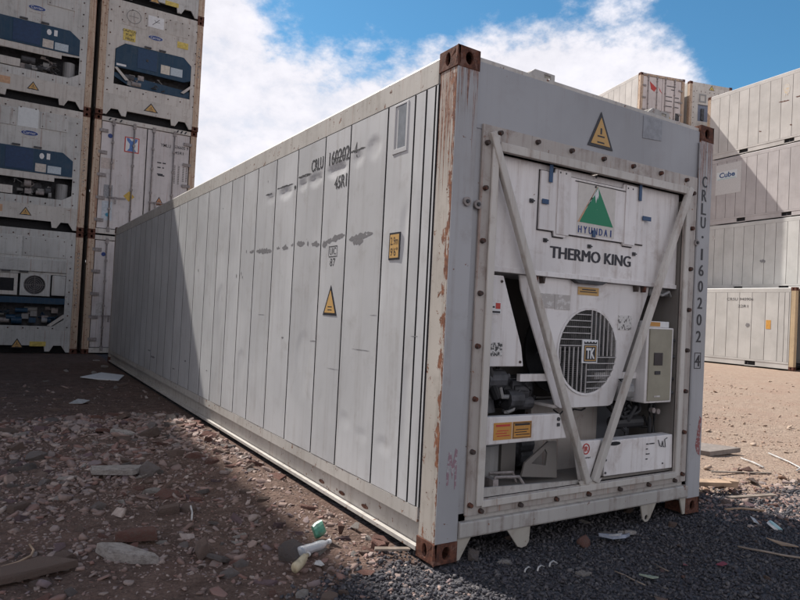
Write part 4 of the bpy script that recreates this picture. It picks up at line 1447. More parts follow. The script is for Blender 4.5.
GL = 'containers in the tall stack left behind the white container'
A1 = new_container('shipping_container', 'bottom container of the far left stack, weathered grey end with fan and blue rail', (XA, Y0, 0), 0, GL, fan_unit, STACKW, STACKPOST)
A2 = new_container('shipping_container', 'second container up in the far left stack, dark blue cover under an oval maker badge', (XA, Y0, H + .004), 0, GL, blue_strip_unit, STACKW, STACKPOST)
A3 = new_container('shipping_container', '', (XA, Y0, 2 * H + .008), 0, GL, lambda a_, b_, c_: blue_strip_unit(a_, b_, c_, 1), STACKW, STACKPOST)
A3['label'] = 'third container up in the far left stack, cut by the picture corner'
A4 = copy_tree(A2)
A4.location = (XA, Y0, 3 * H + .012)
A4['label'] = 'topmost container of the far left stack, above the picture edge'
B1 = new_container('shipping_container', 'bottom white container with doors, between the far left stack and the lone container', (XB, Y0 - .0, 0), 0, GL, doors_plain, STACKW, STACKPOST)
B2 = new_container('shipping_container', 'white container with lettered double doors and a red and blue emblem', (XB, Y0, H + .004), 0, GL, doors_lettered, STACKW, STACKPOST)
B3 = new_container('shipping_container', 'third container up behind the lone one, eight sided blue cover, yellow caution sign', (XB, Y0 - .06, 2 * H + .008), 0, GL, octagon_unit, STACKW, STACKPOST)
B4 = copy_tree(A1)
B4.location = (XB, Y0 - .06, 3 * H + .012)
B4['label'] = 'container on top of the one with the caution sign, only its lower edge in view'
# smudged vertical code strips on the posts
for r_, x_, z0, z1 in ((A1, 2.36, 1.1, 2.45), (A2, 2.36, 1.1, 2.5), (B3, 2.36, 1.4, 2.2)):
    t2 = MB()
    zz = z0
    q_ = random.Random(int(z1 * 10))
    while zz < z1:
        t2.box(x_ - .025, x_ + .025 * q_.uniform(.2, 1), .0005, .0038, zz, zz + .05); zz += .09
    t2.build('worn_post_code', worn_print('worn_post_ink', (.06, .05, .05), (.5, .42, .34), .75, 60), r_)

# ================================================================== right side stack
TH = R(8)
GR = 'long pale containers stacked on the right side'
sm12 = [.165] + [.165 + .474 * i for i in range(1, 25)] + [LL - .165]
Rz = -TH


def place_right(o, lev, P0, s_end, z):
    # local +Y runs away from the camera along the wall; near end at s_end
    al = Vector((math.sin(TH), math.cos(TH)))
    o.location = (P0[0] + al.x * s_end, P0[1] + al.y * s_end, z)
    o.rotation_euler = (0, 0, Rz)


P0 = (24.4, 14.2)
for i, (mt, lab) in enumerate(((STACKW, 'bottom container of the right hand stack, hidden behind the short cream one'),
                               (STACKC, 'cream container second from the ground in the right hand stack, wall half in shadow'),
                               (STACKD, 'dull grey container with the word Cube on its wall, third up on the right'),
                               (STACKW, 'topmost long container on the right, with rust patch and rusty corner'))):
    r_ = new_container('shipping_container', lab, (0, 0, 0), 0, GR, None, mt, STACKPOST, 'panels', LL, H, RUST2, .0007, sm12, (8.1, 10.1))
    place_right(r_, i, P0, -12.15, .05 + i * (H + .004))
    if i == 2:
        pl = MB().box(-.0085, -.005, 10.35, 11.6, 1.3, 2.62).build('cleaner_wall_patch', plain('patch_pale', (.49, .475, .465), .6, var=.05), r_)
        bx = MB().box(-.011, -.009, 10.55, 11.55, 1.95, 2.30).build('label_field', plain('label_pale', (.56, .58, .58), .5, var=.04), r_)
        lettering('Cube', 11.42, 10.65, 2.03, 2.26, -.0125, plain('navy_letters', (.015, .06, .17), .5), r_, True, bold=.03)
        MB().box(-.0125, -.0112, 10.60, 11.5, 1.97, 1.985).build('label_underline', plain('teal_line', (.05, .30, .32), .5), r_)
    if i == 1:
        sg = MB()
        pts_c = [(11.6 + .1 * math.cos(t), 2.35 + .1 * math.sin(t)) for t in np.linspace(0, 2 * PI, 17)[:-1]]
        MB().prismx(pts_c, -.009, -.006).build('round_mark', GREYV, r_)
        blob_strip((9.1, 9.35), (1.2, 1.22), .06, -.009, 5).build('scrape_mark', SMEAR, r_)
    if i == 3:
        blob_strip((8.35, 8.6), (2.2, 2.18), .24, -.004, 9, .03).build('rust_patch', worn_print('ochre_rust', (.50, .40, .28), (.47, .445, .42), .75, 12), r_)
        for k_, (ya, yb, zc) in enumerate(((8.35, 8.8, 1.72), (7.8, 8.1, 1.74), (7.4, 7.65, 1.76), (9.5, 9.62, .75), (8.2, 8.3, .7), (7.3, 7.4, .6))):
            blob_strip((ya, yb), (zc, zc + .03), .022, -.003, 60 + k_).build('scrape_mark', RUST2, r_)
        blob_strip((7.0, 7.2), (1.3, 1.3), .03, -.009, 90).build('scrape_mark', RUST2, r_)
# short container standing in front of it
sm20 = [.165, .22, .38, .60, 1.08, 1.60, 2.10, 2.60, 3.1, 3.6, 4.1, 4.6, 5.1, 5.893]
S = new_container('shipping_container', 'short clean cream container standing on the sand in front of the right hand stack', (0, 0, 0), 0, None, None, STACKC, paint(
    'ochre_post_paint', (.50, .38, .24), dirt=.5, rust=.4), 'panels', 6.058, H, RUST2, .0006, sm20, (1.40, 4.24))
th5 = R(5)
S.location = (21.6 + math.sin(th5) * -3.36, 12.0 + math.cos(th5) * -3.36, .03)
S.rotation_euler = (0, 0, -th5)
lettering('CRSU 940906', 2.62, 1.55, 2.42, 2.52, -.006, INK, S, True)
lettering('22R1', 2.15, 1.75, 2.16, 2.26, -.006, INK, S, True)
MB().box(-.006, -.003, .86, 1.04, 1.40, 1.72).build('amber_label', plain('amber_label', (.55, .28, .06), .5), S)
blob_strip((1.66, 1.82), (1.52, 1.50), .07, -.006, 3).build('worn_emblem', SMEAR, S)
MB().prismx([(4.5, .70), (4.72, .62), (4.72, .82), (4.58, .86)], -.006, -.003).build('green_mark', GREENV, S)
MB().prismx([(4.78, .92), (4.86, .86), (4.88, .97)], -.006, -.003).build('green_mark', GREENV, S)
MB().prismx([(4.82, .52), (4.9, .5), (4.9, .6), (4.82, .62)], -.006, -.003).build('grey_mark', SMEAR, S)

# ================================================================== back right stack
BP = (22.44, 16.35)
BH = 2.591
THB = R(16)
al2 = Vector((math.cos(THB), -math.sin(THB)))
GB = 'containers in the far stack rising behind the lone container'


def back_doors(r_, W_, h):
    door_end(r_, W_, h, 0, -1, paint('rosy_door_paint', (.60, .54, .52), dirt=.35, rust=.2, streak=.3), STACKPOST)
    lg = MB().prism([(.52, h - .35), (.90, h - .62), (.78, h - .80), (.60, h - .70)], .022, .029).build('red_emblem', REDV, r_)
    MB().prism([(1.02, h - .55), (1.22, h - .85), (1.08, h - .72)], .022, .029).build('red_emblem', REDV, r_)
    t2 = MB()
    for xx, zz, l_ in ((1.45, h - .45, .5), (1.7, h - .6, .2), (1.42, h - .95, .35), (1.9, h - .95, .25), (1.42, h - 1.15, .35), (1.9, h - 1.15, .25), (1.42, h - 1.4, .35), (1.9, h - 1.4, .25)):
        MB().box(xx, xx + l_, .024, .029, zz, zz + .04).build('small_data_print', INK, r_)
    tri_sign(r_, [(1.60, h - 1.72), (1.75, h - 1.98), (1.46, h - 1.98)], .026, YELLOW)
    MB().box(1.98, 2.2, .024, .029, h - 2.0, h - 1.65).build('dark_label', DMETAL, r_)


def back_unit(r_, W_, h):
    unit_frame(r_, W_, h, STACKP, STACKPOST)
    MB().plate(rect(.16, W_ - .16, .545, h - .19), [rect(.5, 1.9, .75, 1.55)], .01, .05).build('unit_face', STACKP, r_)
    MB().box(.5, 1.9, .06, .08, .75, 1.55).build('bay_back', plain('bay_blue_grey', (.16, .18, .24), .6), r_)
    bolts(r_, [(.24, .62 + i * .25) for i in range(7)] + [(.4 + i * .25, h - .42) for i in range(7)], .01, BOLTM, .02, .015)
    MB().plate(rect(.55, .95, 1.65, 2.05), [rect(.62, .88, 1.72, 1.98)], -.004, .009).build('window_frame', GMETAL, r_)
    tri_sign(r_, [(1.25, h - .06), (1.42, h - .30), (1.08, h - .30)], .008, YELLOW)
    MB().box(.7, .85, -.01, .05, .8, 1.35).box(1.2, 1.35, -.01, .05, .8, 1.35).build('bay_pipe', DMETAL, r_)


bt = None
for lev in range(5):
    for col, s_ in enumerate((0, 2.72)):
        top = lev == 4
        loc = (BP[0] + al2.x * s_, BP[1] + al2.y * s_, lev * (BH + .003))
        if top:
            if col == 0:
                new_container('shipping_container', 'topmost left container of the far stack, red marked doors and a sunlit long side', loc, -THB, GB, back_doors, STACKW, STACKPOST,
                              'panels', LL, BH, RUST2, .0007, sm12)
            else:
                new_container('shipping_container', 'topmost right container of the far stack, machinery end partly hidden', loc, -THB, GB, back_unit, STACKW, STACKPOST,
                              'wall', LL, BH, RUST2)
        elif bt is None:
            bt = new_container('shipping_container', 'container low in the far stack, hidden behind the lone white container', loc, -THB, GB,
                               lambda a_, b_, c_: MB().box(.165, b_ - .165, .02, .1, .12, c_ - .12).build('end_wall', STACKP, a_), STACKW, STACKPOST, 'wall', LL, BH, RUST2)
            bt['group'] = 'hidden lower containers of the far stack'
        else:
            c_ = copy_tree(bt)
            c_.location = loc

# ================================================================== row left of the camera, which throws the shade on the yard
row = None
for lev in range(5):
    for j, yy in enumerate((4.6,)):
        loc = (-3.40 - W, yy, lev * (H + .004))
        if row is None:
            row = new_container('shipping_container', 'container in the stack just left of the picture, shading the rubble', loc, 0,
                                'containers in the row left of the picture', lambda a_, b_, c_: MB().box(.165, b_ - .165, .02, .1, .12, c_ - .12).build('end_wall', STACKP, a_), STACKW, STACKPOST)
        else:
            c_ = copy_tree(row)
            c_.location = loc

# ================================================================== stones, rubble and litter
STONE_COLS = {
    'reddish brown': (.26, .135, .11), 'grey': (.25, .22, .21), 'dusty brown': (.25, .18, .15), 'pale': (.56, .51, .475), 'purplish': (.25, .17, .185),
}


def rock_hull(seed, n=13, flat=.5, jag=.25):
    r_ = np.random.default_rng(seed)
    p = r_.normal(size=(n, 3))
    p /= np.linalg.norm(p, axis=1)[:, None]
    p *= (1 - jag * r_.random((n, 1)))
    p[:, 2] *= flat
    p[:, 1] *= .55 + .4 * r_.random()
    bm = bmesh.new()
    for q in p: bm.verts.new(q)
    res = bmesh.ops.convex_hull(bm, input=bm.verts)
    bmesh.ops.delete(bm, geom=[g for g in res['geom_interior'] if isinstance(g, bmesh.types.BMVert)], context='VERTS')
    bmesh.ops.triangulate(bm, faces=bm.faces)
    bm.verts.index_update()
    v_ = np.array([x.co[:] for x in bm.verts])
    f_ = np.array([[x.index for x in f.verts] for f in bm.faces])
    bm.free()
    return v_, f_


def slab_hull(seed, flat=.28):
    """a broken flat piece: irregular outline with thickness"""
    r_ = np.random.default_rng(seed)
    n = r_.integers(4, 8)
    a = np.sort(r_.random(n) * .7 + np.arange(n)) / n * 2 * math.pi
    rad = .55 + .55 * r_.random(n)
    asp = .42 + .4 * r_.random()
    vs, fs = [], []
    for sgn, sh in ((-1, 1.0), (.6, .97), (1, .84)):
        for i in range(n):
            vs.append((rad[i] * math.cos(a[i]) * sh, rad[i] * math.sin(a[i]) * asp * sh, sgn * flat + r_.uniform(-.05, .05) * (sgn > 0)))
    for l_ in range(2):
        for i in range(n):
            q = [l_ * n + i, l_ * n + (i + 1) % n, (l_ + 1) * n + (i + 1) % n, (l_ + 1) * n + i]
            fs += [[q[0], q[1], q[2]], [q[0], q[2], q[3]]]
    for i in range(1, n - 1):
        fs.append([2 * n, 2 * n + i, 2 * n + i + 1])
        fs.append([0, i + 1, i])
    return np.array(vs, float), np.array(fs)


HULLS = [rock_hull(i, 11 + i % 4, .42 + .06 * (i % 4), .45) for i in range(8)] + [slab_hull(50 + i, .13 + .04 * (i % 4)) for i in range(10)]
PEB = [rock_hull(100 + i, 9, .7) for i in range(8)]


def euler_mats(a, b, c_):
    ca, sa_, cb_, sb, cc_, sc = np.cos(a), np.sin(a), np.cos(b), np.sin(b), np.cos(c_), np.sin(c_)
    M = np.empty((len(a), 3, 3))
    M[:, 0, 0] = cc_ * cb_; M[:, 0, 1] = cc_ * sb * sa_ - sc * ca; M[:, 0, 2] = cc_ * sb * ca + sc * sa_
    M[:, 1, 0] = sc * cb_; M[:, 1, 1] = sc * sb * sa_ + cc_ * ca; M[:, 1, 2] = sc * sb * ca - cc_ * sa_
    M[:, 2, 0] = -sb; M[:, 2, 1] = cb_ * sa_; M[:, 2, 2] = cb_ * ca
    return M


def scatter(name, hulls, x, y, size, tilt, sink, mat, label, cat, lift=0.):
    n = len(x)
    z = height(x, y)
    M = euler_mats(rng.normal(0, tilt, n), rng.normal(0, tilt, n), rng.random(n) * 6.283)
    which = rng.integers(0, len(hulls), n)
    V, F, off = [], [], 0
    for h_, (hv, hf) in enumerate(hulls):
        i = np.where(which == h_)[0]
        if not len(i): continue
        vv = np.einsum('nij,vj->nvi', M[i], hv) * size[i][:, None, None]
        vv += np.stack([x[i], y[i], z[i] + size[i] * sink + lift], -1)[:, None, :]
        ff = hf[None] + (np.arange(len(i)) * len(hv))[:, None, None] + off
        V.append(vv.reshape(-1, 3)); F.append(ff.reshape(-1, 3))
        off += len(i) * len(hv)
    V = np.concatenate(V).astype(np.float32); F = np.concatenate(F).astype(np.int32)
    me_ = bpy.data.meshes.new(name)
    me_.vertices.add(len(V)); me_.vertices.foreach_set('co', V.ravel())
    me_.loops.add(F.size); me_.loops.foreach_set('vertex_index', F.ravel())
    me_.polygons.add(len(F)); me_.polygons.foreach_set('loop_start', (np.arange(len(F)) * 3).astype(np.int32))
    me_.update(calc_edges=True)
    me_.materials.append(mat)
    o = bpy.data.objects.new(name, me_)
    C.objects.link(o)
    return tag(o, label, cat, kind='stuff')


def clear_of_box(x, y, m=.02):
    """keep out of the container's corners, rails and feet"""
    inside = (x > -m) & (x < W + m) & (y > -m) & (y < LL + m)
    return ~inside


GRAV = rocks_mat('gravel_stone', [(.035, .034, .042), (.065, .063, .075), (.095, .092, .10), (.05, .048, .056), (.16, .15, .15), (.08, .073, .08)], bscale=60)
RUB = rocks_mat('rubble_stone', [(.22, .12, .10), (.18, .125, .105), (.21, .18, .17), (.31, .225, .19), (.16, .11, .10), (.42, .35, .31), (.22, .12, .10), (.30, .24, .21), (.18, .14, .15)], bscale=30)
SANDM = rocks_mat('sand_stone', [(.34, .22, .16), (.25, .18, .14), (.45, .35, .27), (.28, .17, .12), (.5, .42, .35)], bscale=40)

# dark gravel
n = 110000
x = rng.uniform(-2.0, 5.0, n); y = rng.uniform(-1.9, 2.2, n)
ok = (rng.random(n) < gravel_w(x, y) * 1.05) & clear_of_box(x, y, -.03 * 0 - .0) | ((x > 0) & (x < W) & (y > 0) & (y < .35) & (rng.random(n) < .9))
under = (x > -.0) & (x < .17) & (y > -.005) & (y < .19)
under |= (x > W - .17) & (x < W + .01) & (y > -.005) & (y < .19)
vis = (x - (-2.1)) * .5321 + (y + 2.87) * .8465 > 2.1
ok &= ~under & vis
x, y = x[ok], y[ok]
scatter('gravel', PEB, x, y, rng.lognormal(math.log(.0105), .38, len(x)).clip(.005, .026), .6, .35, GRAV, 'dark crushed gravel spread in front of the machinery end', None)
# small rubble on the left
n = 60000
x = rng.uniform(-2.35, -.03, n); y = rng.uniform(-.4, 9, n) ** 1.0
w = (.16 + .3 * (y < 1.8) + .84 * rubble_w(x, y)) * np.exp(-np.maximum(y - 3, 0) * .25)
ok = rng.random(n) < w * .5
x, y = x[ok], y[ok]
scatter('rubble_crumbs', HULLS, x, y, rng.lognormal(math.log(.0095), .55, len(x)).clip(.003, .032), .35, .0, RUB, 'small broken crumbs of stone and brick covering the ground on the left', None)
n = 8000
x = rng.uniform(-2.35, -.10, n); y = rng.uniform(-.2, 8, n)
ok = rng.random(n) < rubble_w(x, y) * .72 + .02
x, y = x[ok], y[ok]
scatter('rubble', HULLS[4:], x, y, rng.lognormal(math.log(.031), .46, len(x)).clip(.014, .075) * (.72 + .12 * np.minimum(y, 4)), .32, .02, RUB, 'broken flat stones and brick pieces lying close together in the shade', None, .004)
n = 2600
x = rng.uniform(2.5, 5.2, n); y = rng.normal(.25 - .28 * (x - 2.5), .3, n)
scatter('corner_rubble', HULLS[2:], x, y, rng.lognormal(math.log(.018), .5, n).clip(.006, .05), .35, .1, RUB, 'broken stone and dirt between gravel and sand at the right of the container', None)
# pebbles on the sunlit sand
n = 34000
x = rng.uniform(2.5, 16, n); y = rng.uniform(-.6, 12, n)
ok = rng.random(n) < (1 - gravel_w(x, y)) * np.exp(-(x - 2.5) * .16) * (.25 + .75 * (vnoise(x, y) > 0))
x, y = x[ok], y[ok]
scatter('sand_pebbles', HULLS, x, y, rng.lognormal(math.log(.014), .6, len(x)).clip(.005, .07), .3, .2, SANDM, 'scattered pebbles and chips on the sunlit sandy ground', None)

# single stones: one mesh per shape and colour, shared
SM = {}
for cn, col in STONE_COLS.items():
    mt = NB('stone_' + cn.replace(' ', '_'))
    v = mt.coord()
    f = mt.noise(v, 5, 7, .7)
    oi = mt.n('ShaderNodeObjectInfo').outputs['Random']
    c0 = mt.mix(oi, tuple(a * .7 for a in col), tuple(min(1, a * 1.35) for a in col))
    c0 = mt.mix(mt.ramp(f, .42, .68, 0, .6), c0, (.26, .20, .17))
    mt.l(c0, mt.b.inputs['Base Color'])
    mt.b.inputs['Roughness'].default_value = .92
    mt.b.inputs['Specular IOR Level'].default_value = .2
    mt.bump(mt.noise(v, 14, 8, .75), .9, .15)
    SM[cn] = mt.m
SMESH = {}


def stone_mesh(cn, h_):
    if (cn, h_) not in SMESH:
        hv, hf = HULLS[h_]
        SMESH[(cn, h_)] = MB().add([tuple(map(float, q)) for q in hv], [tuple(map(int, q)) for q in hf]).mesh('stone', SM[cn])
    return SMESH[(cn, h_)]


def stone(cn, x, y, s, h_, label, group=None, rz=None, tilt=.15, sc=(1, 1, 1), sink=.15, name='stone'):
    o = bpy.data.objects.new(name, stone_mesh(cn, h_))
    C.objects.link(o)
    o.location = (x, y, float(height(x, y)) + s * sink)
    o.rotation_euler = (random.gauss(0, tilt), random.gauss(0, tilt), random.uniform(0, 6.28) if rz is None else rz)
    o.scale = (s * sc[0], s * sc[1], s * sc[2])
    return tag(o, label, 'stone', group)


placed = []
names = list(STONE_COLS)
tries = 0
while len(placed) < 205 and tries < 40000:
    tries += 1
    x, y = random.uniform(-2.3, -.12), random.uniform(-.1, 6.2)
    if random.random() > float(rubble_w(x, y)) + .03: continue
    s = random.lognormvariate(math.log(.08), .32)
    s = min(.15, max(.045, s)) * (.68 + .17 * min(y, 4))
    if x + s > -.03 or any((x - a) ** 2 + (y - b) ** 2 < (.62 * (s + c_)) ** 2 for a, b, c_ in placed): continue
    cn = random.choices(names, (5, 3, 6, 2, 1.4))[0]
    if x < -1.7 and 1 < y < 4: cn = random.choice(('purplish', 'dusty brown', 'grey'))
    placed.append((x, y, s))
    hh_ = random.choice(range(4, 18))
    lab = '%s %s %s stone in the rubble, %s, %s' % ('small' if s < .075 else 'middling' if s < .10 else 'large', cn, 'flat' if hh_ >= 8 else 'chunky',
          'by the base' if x > -.55 else 'far left' if x < -1.6 else 'left of centre' if x < -1.1 else 'in mid ground',
          'nearest rows' if y < 1.5 else 'middle rows' if y < 2.5 else 'back rows' if y < 3.8 else 'farthest rows')
    stone(cn, x, y, s, hh_, lab, '%s stones in the rubble' % cn, tilt=.22, sink=.0)
k_ = 0
while k_ < 14:
    x, y = random.uniform(.3, 4.5), random.uniform(-1.3, .9)
    if not clear_of_box(np.array([x]), np.array([y]), .1)[0] or (x + 2.1) * .53 + (y + 2.87) * .85 < 2.4: continue
    stone(random.choices(names, (2, 4, 4, 1, 3))[0], x, y, random.uniform(.025, .055), random.randrange(18),
          'loose stone lying on the dark gravel in front of the lone container', 'stones loose on the dark gravel')
    k_ += 1
for i in range(10):
    x = random.uniform(-1.5, .3); y = random.uniform(6.3, 12.5)
    if x > -.2: x = -.5
    stone(random.choice(('dusty brown', 'pale')), x, y, random.uniform(.06, .13), 8 + random.randrange(10), 'flat stone lying on bare earth far back in the shade', 'stones far back in the shade')
for i in range(20):
    cn = random.choice(('dusty brown', 'dusty brown', 'grey', 'reddish brown', 'pale'))
    x, y = random.uniform(.35, 2.15), random.uniform(-.12, .7)
    stone(cn, x, y, random.uniform(.035, .085), random.randrange(18), '%s stone under the machinery end, %s' % (cn, 'left of the first foot' if x < .5 else 'between the two feet' if x < 1.75 else 'right of the second foot'),
          'stones under the lone container', sink=.2)
for i in range(20):
    cn = random.choice(('dusty brown', 'dusty brown', 'grey', 'reddish brown', 'pale', 'purplish'))
    x = random.uniform(2.6, 4.6); y = random.gauss(.25 - .25 * (x - 2.6), .2)
    stone(cn, x, y, random.uniform(.03, .085), random.randrange(4, 18), '%s broken stone %s, right of the container corner' % (cn, 'in the sun' if y > .1 else 'at the edge of the shade'),
          'broken stones right of the container', sink=.1, tilt=.3)
# the ones that stand out
stone('grey', -.66, .42, .10, 2, 'rounded dusty grey boulder lying beside the green bottle piece', None, 1.0, .1, (1, 1.3, 1.5), .35)
stone('pale', -1.24, 2.35, .20, 12, 'pale bluish white flat slab in the middle of the rubble', None, -.5, .05, (1.1, .9, .8), .25)
stone('grey', -1.05, 2.27, .11, 3, 'round grey stone right beside the pale flat slab', None, 0, .1, (1, 1.2, 1.3), .3)
stone('pale', -1.45, .75, .17, 14, 'long pale brown flat slab lying near the bottom left', None, -.75, .05, (1.25, .9, .8), .2)
stone('dusty brown', -1.9, .72, .22, 16, 'long brown slab lying at the bottom left edge', None, .35, .08, (1.3, .7, .7), .2)
stone('reddish brown', -1.35, 1.0, .13, 10, 'reddish flat slab just above the long pale one', None, -.3, .08, (1.2, 1, 1), .35)
stone('dusty brown', -1.06, 1.47, .12, 15, 'brown flat slab with a sharp corner in the rubble centre', None, .2)
stone('grey', -1.0, .56, .085, 8, 'grey squared stone in the cluster left of the boulder', None, .4, .3)
stone('dusty brown', -1.08, .66, .10, 17, 'brown block with flat top in the cluster left of the boulder', None, 1.2, .2, (1, 1, 1.6), .4)
stone('grey', -.93, .47, .07, 4, 'small grey angular stone nearest to the boulder on its left', None)
stone('grey', -1.02, .36, .09, 5, 'grey rough stone at the edge of the dark gravel', None)
stone('dusty brown', -.69, -.13, .07, 13, 'olive brown flat stone at the bottom edge on dark gravel', None, .3)
stone('reddish brown', -.40, .04, .055, 1, 'dark red rough stone alone on the gravel near the corner', None)
stone('reddish brown', -.13, .37, .075, 9, 'pinkish brick fragment leaning beside the base of the container', None, .5, .5, (1, 1, 1.5), .5, 'brick_fragment')
stone('reddish brown', -.17, .30, .06, 11, 'sunlit pink brick chip in front of the leaning fragment', None, 1.5, .4, (1, 1, 1.5), .5, 'brick_fragment')
stone('reddish brown', -.27, .58, .07, 6, 'upright brown brick stub in the strip of sun', None, 1.2, .6, (1, .7, 1.6), .6, 'brick_fragment')
stone('pale', -.13, .66, .07, 0, 'pale lump of mortar beside the container base', None, 1.2, .4, (1, .9, 1.2), .4)
stone('pale', -.11, .50, .055, 7, 'small pale lump between the brick fragments and the base', None, .2, .4)
stone('pale', .70, -.44, .06, 16, 'pale flat stone on the dark gravel before the first foot', None, .2)
stone('grey', .30, .02, .06, 3, 'grey stone in the gap beside the rusted bottom corner', None, .2, .2, (1, 1, 1.4), .5)
stone('reddish brown', 1.08, -.10, .075, 2, 'rusty brown stone lying before the middle of the sill', None, .4, .2, (1.2, .9, 1), .3)
stone('dusty brown', .82, -.84, .07, 5, 'dull brown rock at the bottom edge of the gravel', None, .9)
stone('pale', .97, -.76, .03, 4, 'small pale pebble beside the pale green chip', None)
stone('dusty brown', 1.60, -.95, .045, 3, 'brownish pebble with reddish side at the bottom right', None)
stone('dusty brown', 3.84, .36, .10, 1, 'broken brown chunk at the edge of shade, right of the corner', None)
stone('reddish brown', 4.12, .62, .12, 5, 'reddish chunk in the sun at the right', None)
stone('dusty brown', 2.93, .10, .09, 4, 'brown stone at the right bottom corner of the container', None, .3, .3)
stone('purplish', 3.1, -.02, .08, 6, 'dark stone in the shade right of the right bottom corner', None)
stone('reddish brown', 2.75, .28, .09, 9, 'brick coloured slab beside the right bottom corner', None, .1, .4)


def hz(x, y): return float(height(x, y))


# flat weathered things far left
def sheet(name, label, cat, pts_, mat, t=.008, lift=.012):
    cx = sum(p[0] for p in pts_) / len(pts_); cy = sum(p[1] for p in pts_) / len(pts_)
    m = MB().prism([(x - cx, y - cy) for x, y in pts_], 0, t)
    m.xf(lambda x, y, z: (x, z, y + .012 * math.sin(9 * x + 3 * z)))
    m.f = [f[::-1] for f in m.f]
    o = m.build(name, mat, None, 0, False, (cx, cy, hz(cx, cy) + lift))
    return tag(o, label, cat)


sheet('cardboard_sheet', 'pale flat sheet lying on the dark earth beside the container, far back', 'sheet', [(-.85, 9.0), (-.45, 9.6), (-.12, 9.3), (-.33, 8.5), (-.6, 8.75)], WHITEV, .01, .03)
sheet('plastic_scrap', 'small crumpled pale scrap on bare earth in the left distance', 'scrap', [(-1.25, 6.3), (-1.12, 6.55), (-1.0, 6.35), (-1.1, 6.2)], PLASTW, .006, .02)
# twigs
def stick(name, label, P, r, mat, cat='stick', lift=.02):
    o = MB().tube([(x - P[0][0], y - P[0][1], hz(x, y) - hz(*P[0][:2]) + (p[0] if p else 0)) for x, y, *p in P], r, 6)
    o = o.build(name, mat, None, 0, True, (P[0][0], P[0][1], hz(*P[0][:2]) + lift))
    return tag(o, label, cat)


stick('twig', 'pale curved twig on the rubble at the far left', [(-2.02, .86), (-1.94, .90), (-1.88, .97), (-1.865, 1.06), (-1.88, 1.15)], .006, WOOD)
stick('twig', 'long thin twig lying on the dark gravel at the right', [(1.94, -.59), (1.96, -.66), (2.0, -.72), (2.05, -.80), (2.11, -.89)], .007, WOODG)
stick('twig', 'thin grey twig near the bottom middle of the gravel', [(.87, -.51), (.88, -.57), (.875, -.63), (.88, -.70)], .004, WOODG)
stick('twig', 'short straight splinter in the middle of the gravel', [(1.22, -.51), (1.19, -.57), (1.16, -.64)], .004, WOODG)
stick('plastic_strip', 'first of three curled white strips on the gravel, nearest the corner', [(.38, -.315), (.40, -.30, .006), (.43, -.29, .01), (.45, -.285)], .0045, PLASTW, 'strip')
stick('plastic_strip', 'middle one of three curled white strips on the gravel', [(.45, -.34), (.47, -.325, .012), (.50, -.315, .015), (.53, -.31)], .0045, PLASTW, 'strip')
stick('plastic_strip', 'third curled white strip, farthest from the rusted corner', [(.56, -.32), (.58, -.305, .015), (.61, -.298, .02), (.64, -.30)], .005, PLASTW, 'strip')
stick('plastic_strip', 'bent white strip hanging among the stones left of centre', [(-1.0, 1.2), (-.98, 1.27, .02), (-.97, 1.35, .035), (-.95, 1.42)], .006, PLASTW, 'strip')
stick('bent_wire', 'white bent wire on the sand, right of the container', [(4.75, 1.0), (4.6, .78), (4.45, .60)], .008, PLASTW, 'wire')
stick('bent_wire', 'second white bent wire farther right on the sand', [(5.3, 1.0), (5.05, .66), (4.8, .42), (4.6, .36)], .008, PLASTW, 'wire')
stick('twig', 'pale stick lying flat at the shade edge by the right bottom corner', [(2.75, -.02), (2.9, -.06), (3.05, -.16)], .01, WOOD)


# bottles
def lathe(prof, n=16):
    m = MB()
    vs = [(x, r_ * math.cos(2 * PI * j / n), r_ * math.sin(2 * PI * j / n)) for x, r_ in prof for j in range(n)]
    fs = [(i * n + j, (i + 1) * n + j, (i + 1) * n + (j + 1) % n, i * n + (j + 1) % n) for i in range(len(prof) - 1) for j in range(n)]
    return m.add(vs, fs + [tuple(range(n)), tuple(range((len(prof) - 1) * n, len(prof) * n))[::-1]])


bt_ = thing('plastic_bottle', 'dusty clear plastic bottle lying on its side between the boulder and the beige jug', 'bottle', (-.64, .36, hz(-.6, .4) + .045), .32)
bt_.rotation_euler = (0, -.04, .30)
m = lathe([(0, .028), (.006, .036), (.03, .037), (.05, .034), (.07, .037), (.10, .034), (.13, .037), (.17, .037), (.20, .028), (.222, .015), (.235, .013)])
m.xf(lambda x, y, z: (x, y + .004 * math.sin(30 * x), z * (1 - .18 * math.sin(9 * x))))
m.build('bottle_body', CLEARB, bt_, 0, True)
MB().cyl((.236, 0, 0), .016, .018, 'x', 12).build('cap', WHITEV, bt_)
jg = thing('plastic_jug', 'beige plastic bottle standing tilted on the dark gravel below the boulder', 'bottle', (-.735, .20, hz(-.7, .2) + .035))
jg.rotation_euler = (0, -.22, .62)
m = lathe([(0, .026), (.004, .031), (.02, .033), (.06, .031), (.10, .033), (.125, .028), (.140, .015), (.158, .014)])
m.xf(lambda x, y, z: (x, y * (.8 + .15 * math.sin(40 * x)), z + .003 * math.sin(60 * x)))
m.build('bottle_body', BEIGEB, jg, 0, True)
MB().cyl((.158, 0, 0), .016, .014, 'x', 12).build('cap', PLASTW, jg)
gb = thing('bottle_piece', 'crushed green plastic bottle bottom lying against the grey boulder', 'bottle', (-.47, .55, hz(-.45, .55) + .045))
gb.rotation_euler = (.3, -.35, .2)
m = lathe([(0, .02), (.005, .045), (.03, .052), (.06, .05), (.09, .046), (.088, .04), (.06, .045), (.03, .046), (.01, .036)], 14)
m.xf(lambda x, y, z: (x + .012 * math.sin(40 * y), y * (1 + .15 * math.sin(25 * x)), z * .85 + .006 * math.sin(50 * y)))
m.build('bottle_wall', GREENB, gb, 0, False)
gb.scale = (.8, .8, .8)
jg.scale = (.85, .85, .85)
bt_.scale = (.9, .9, .85)


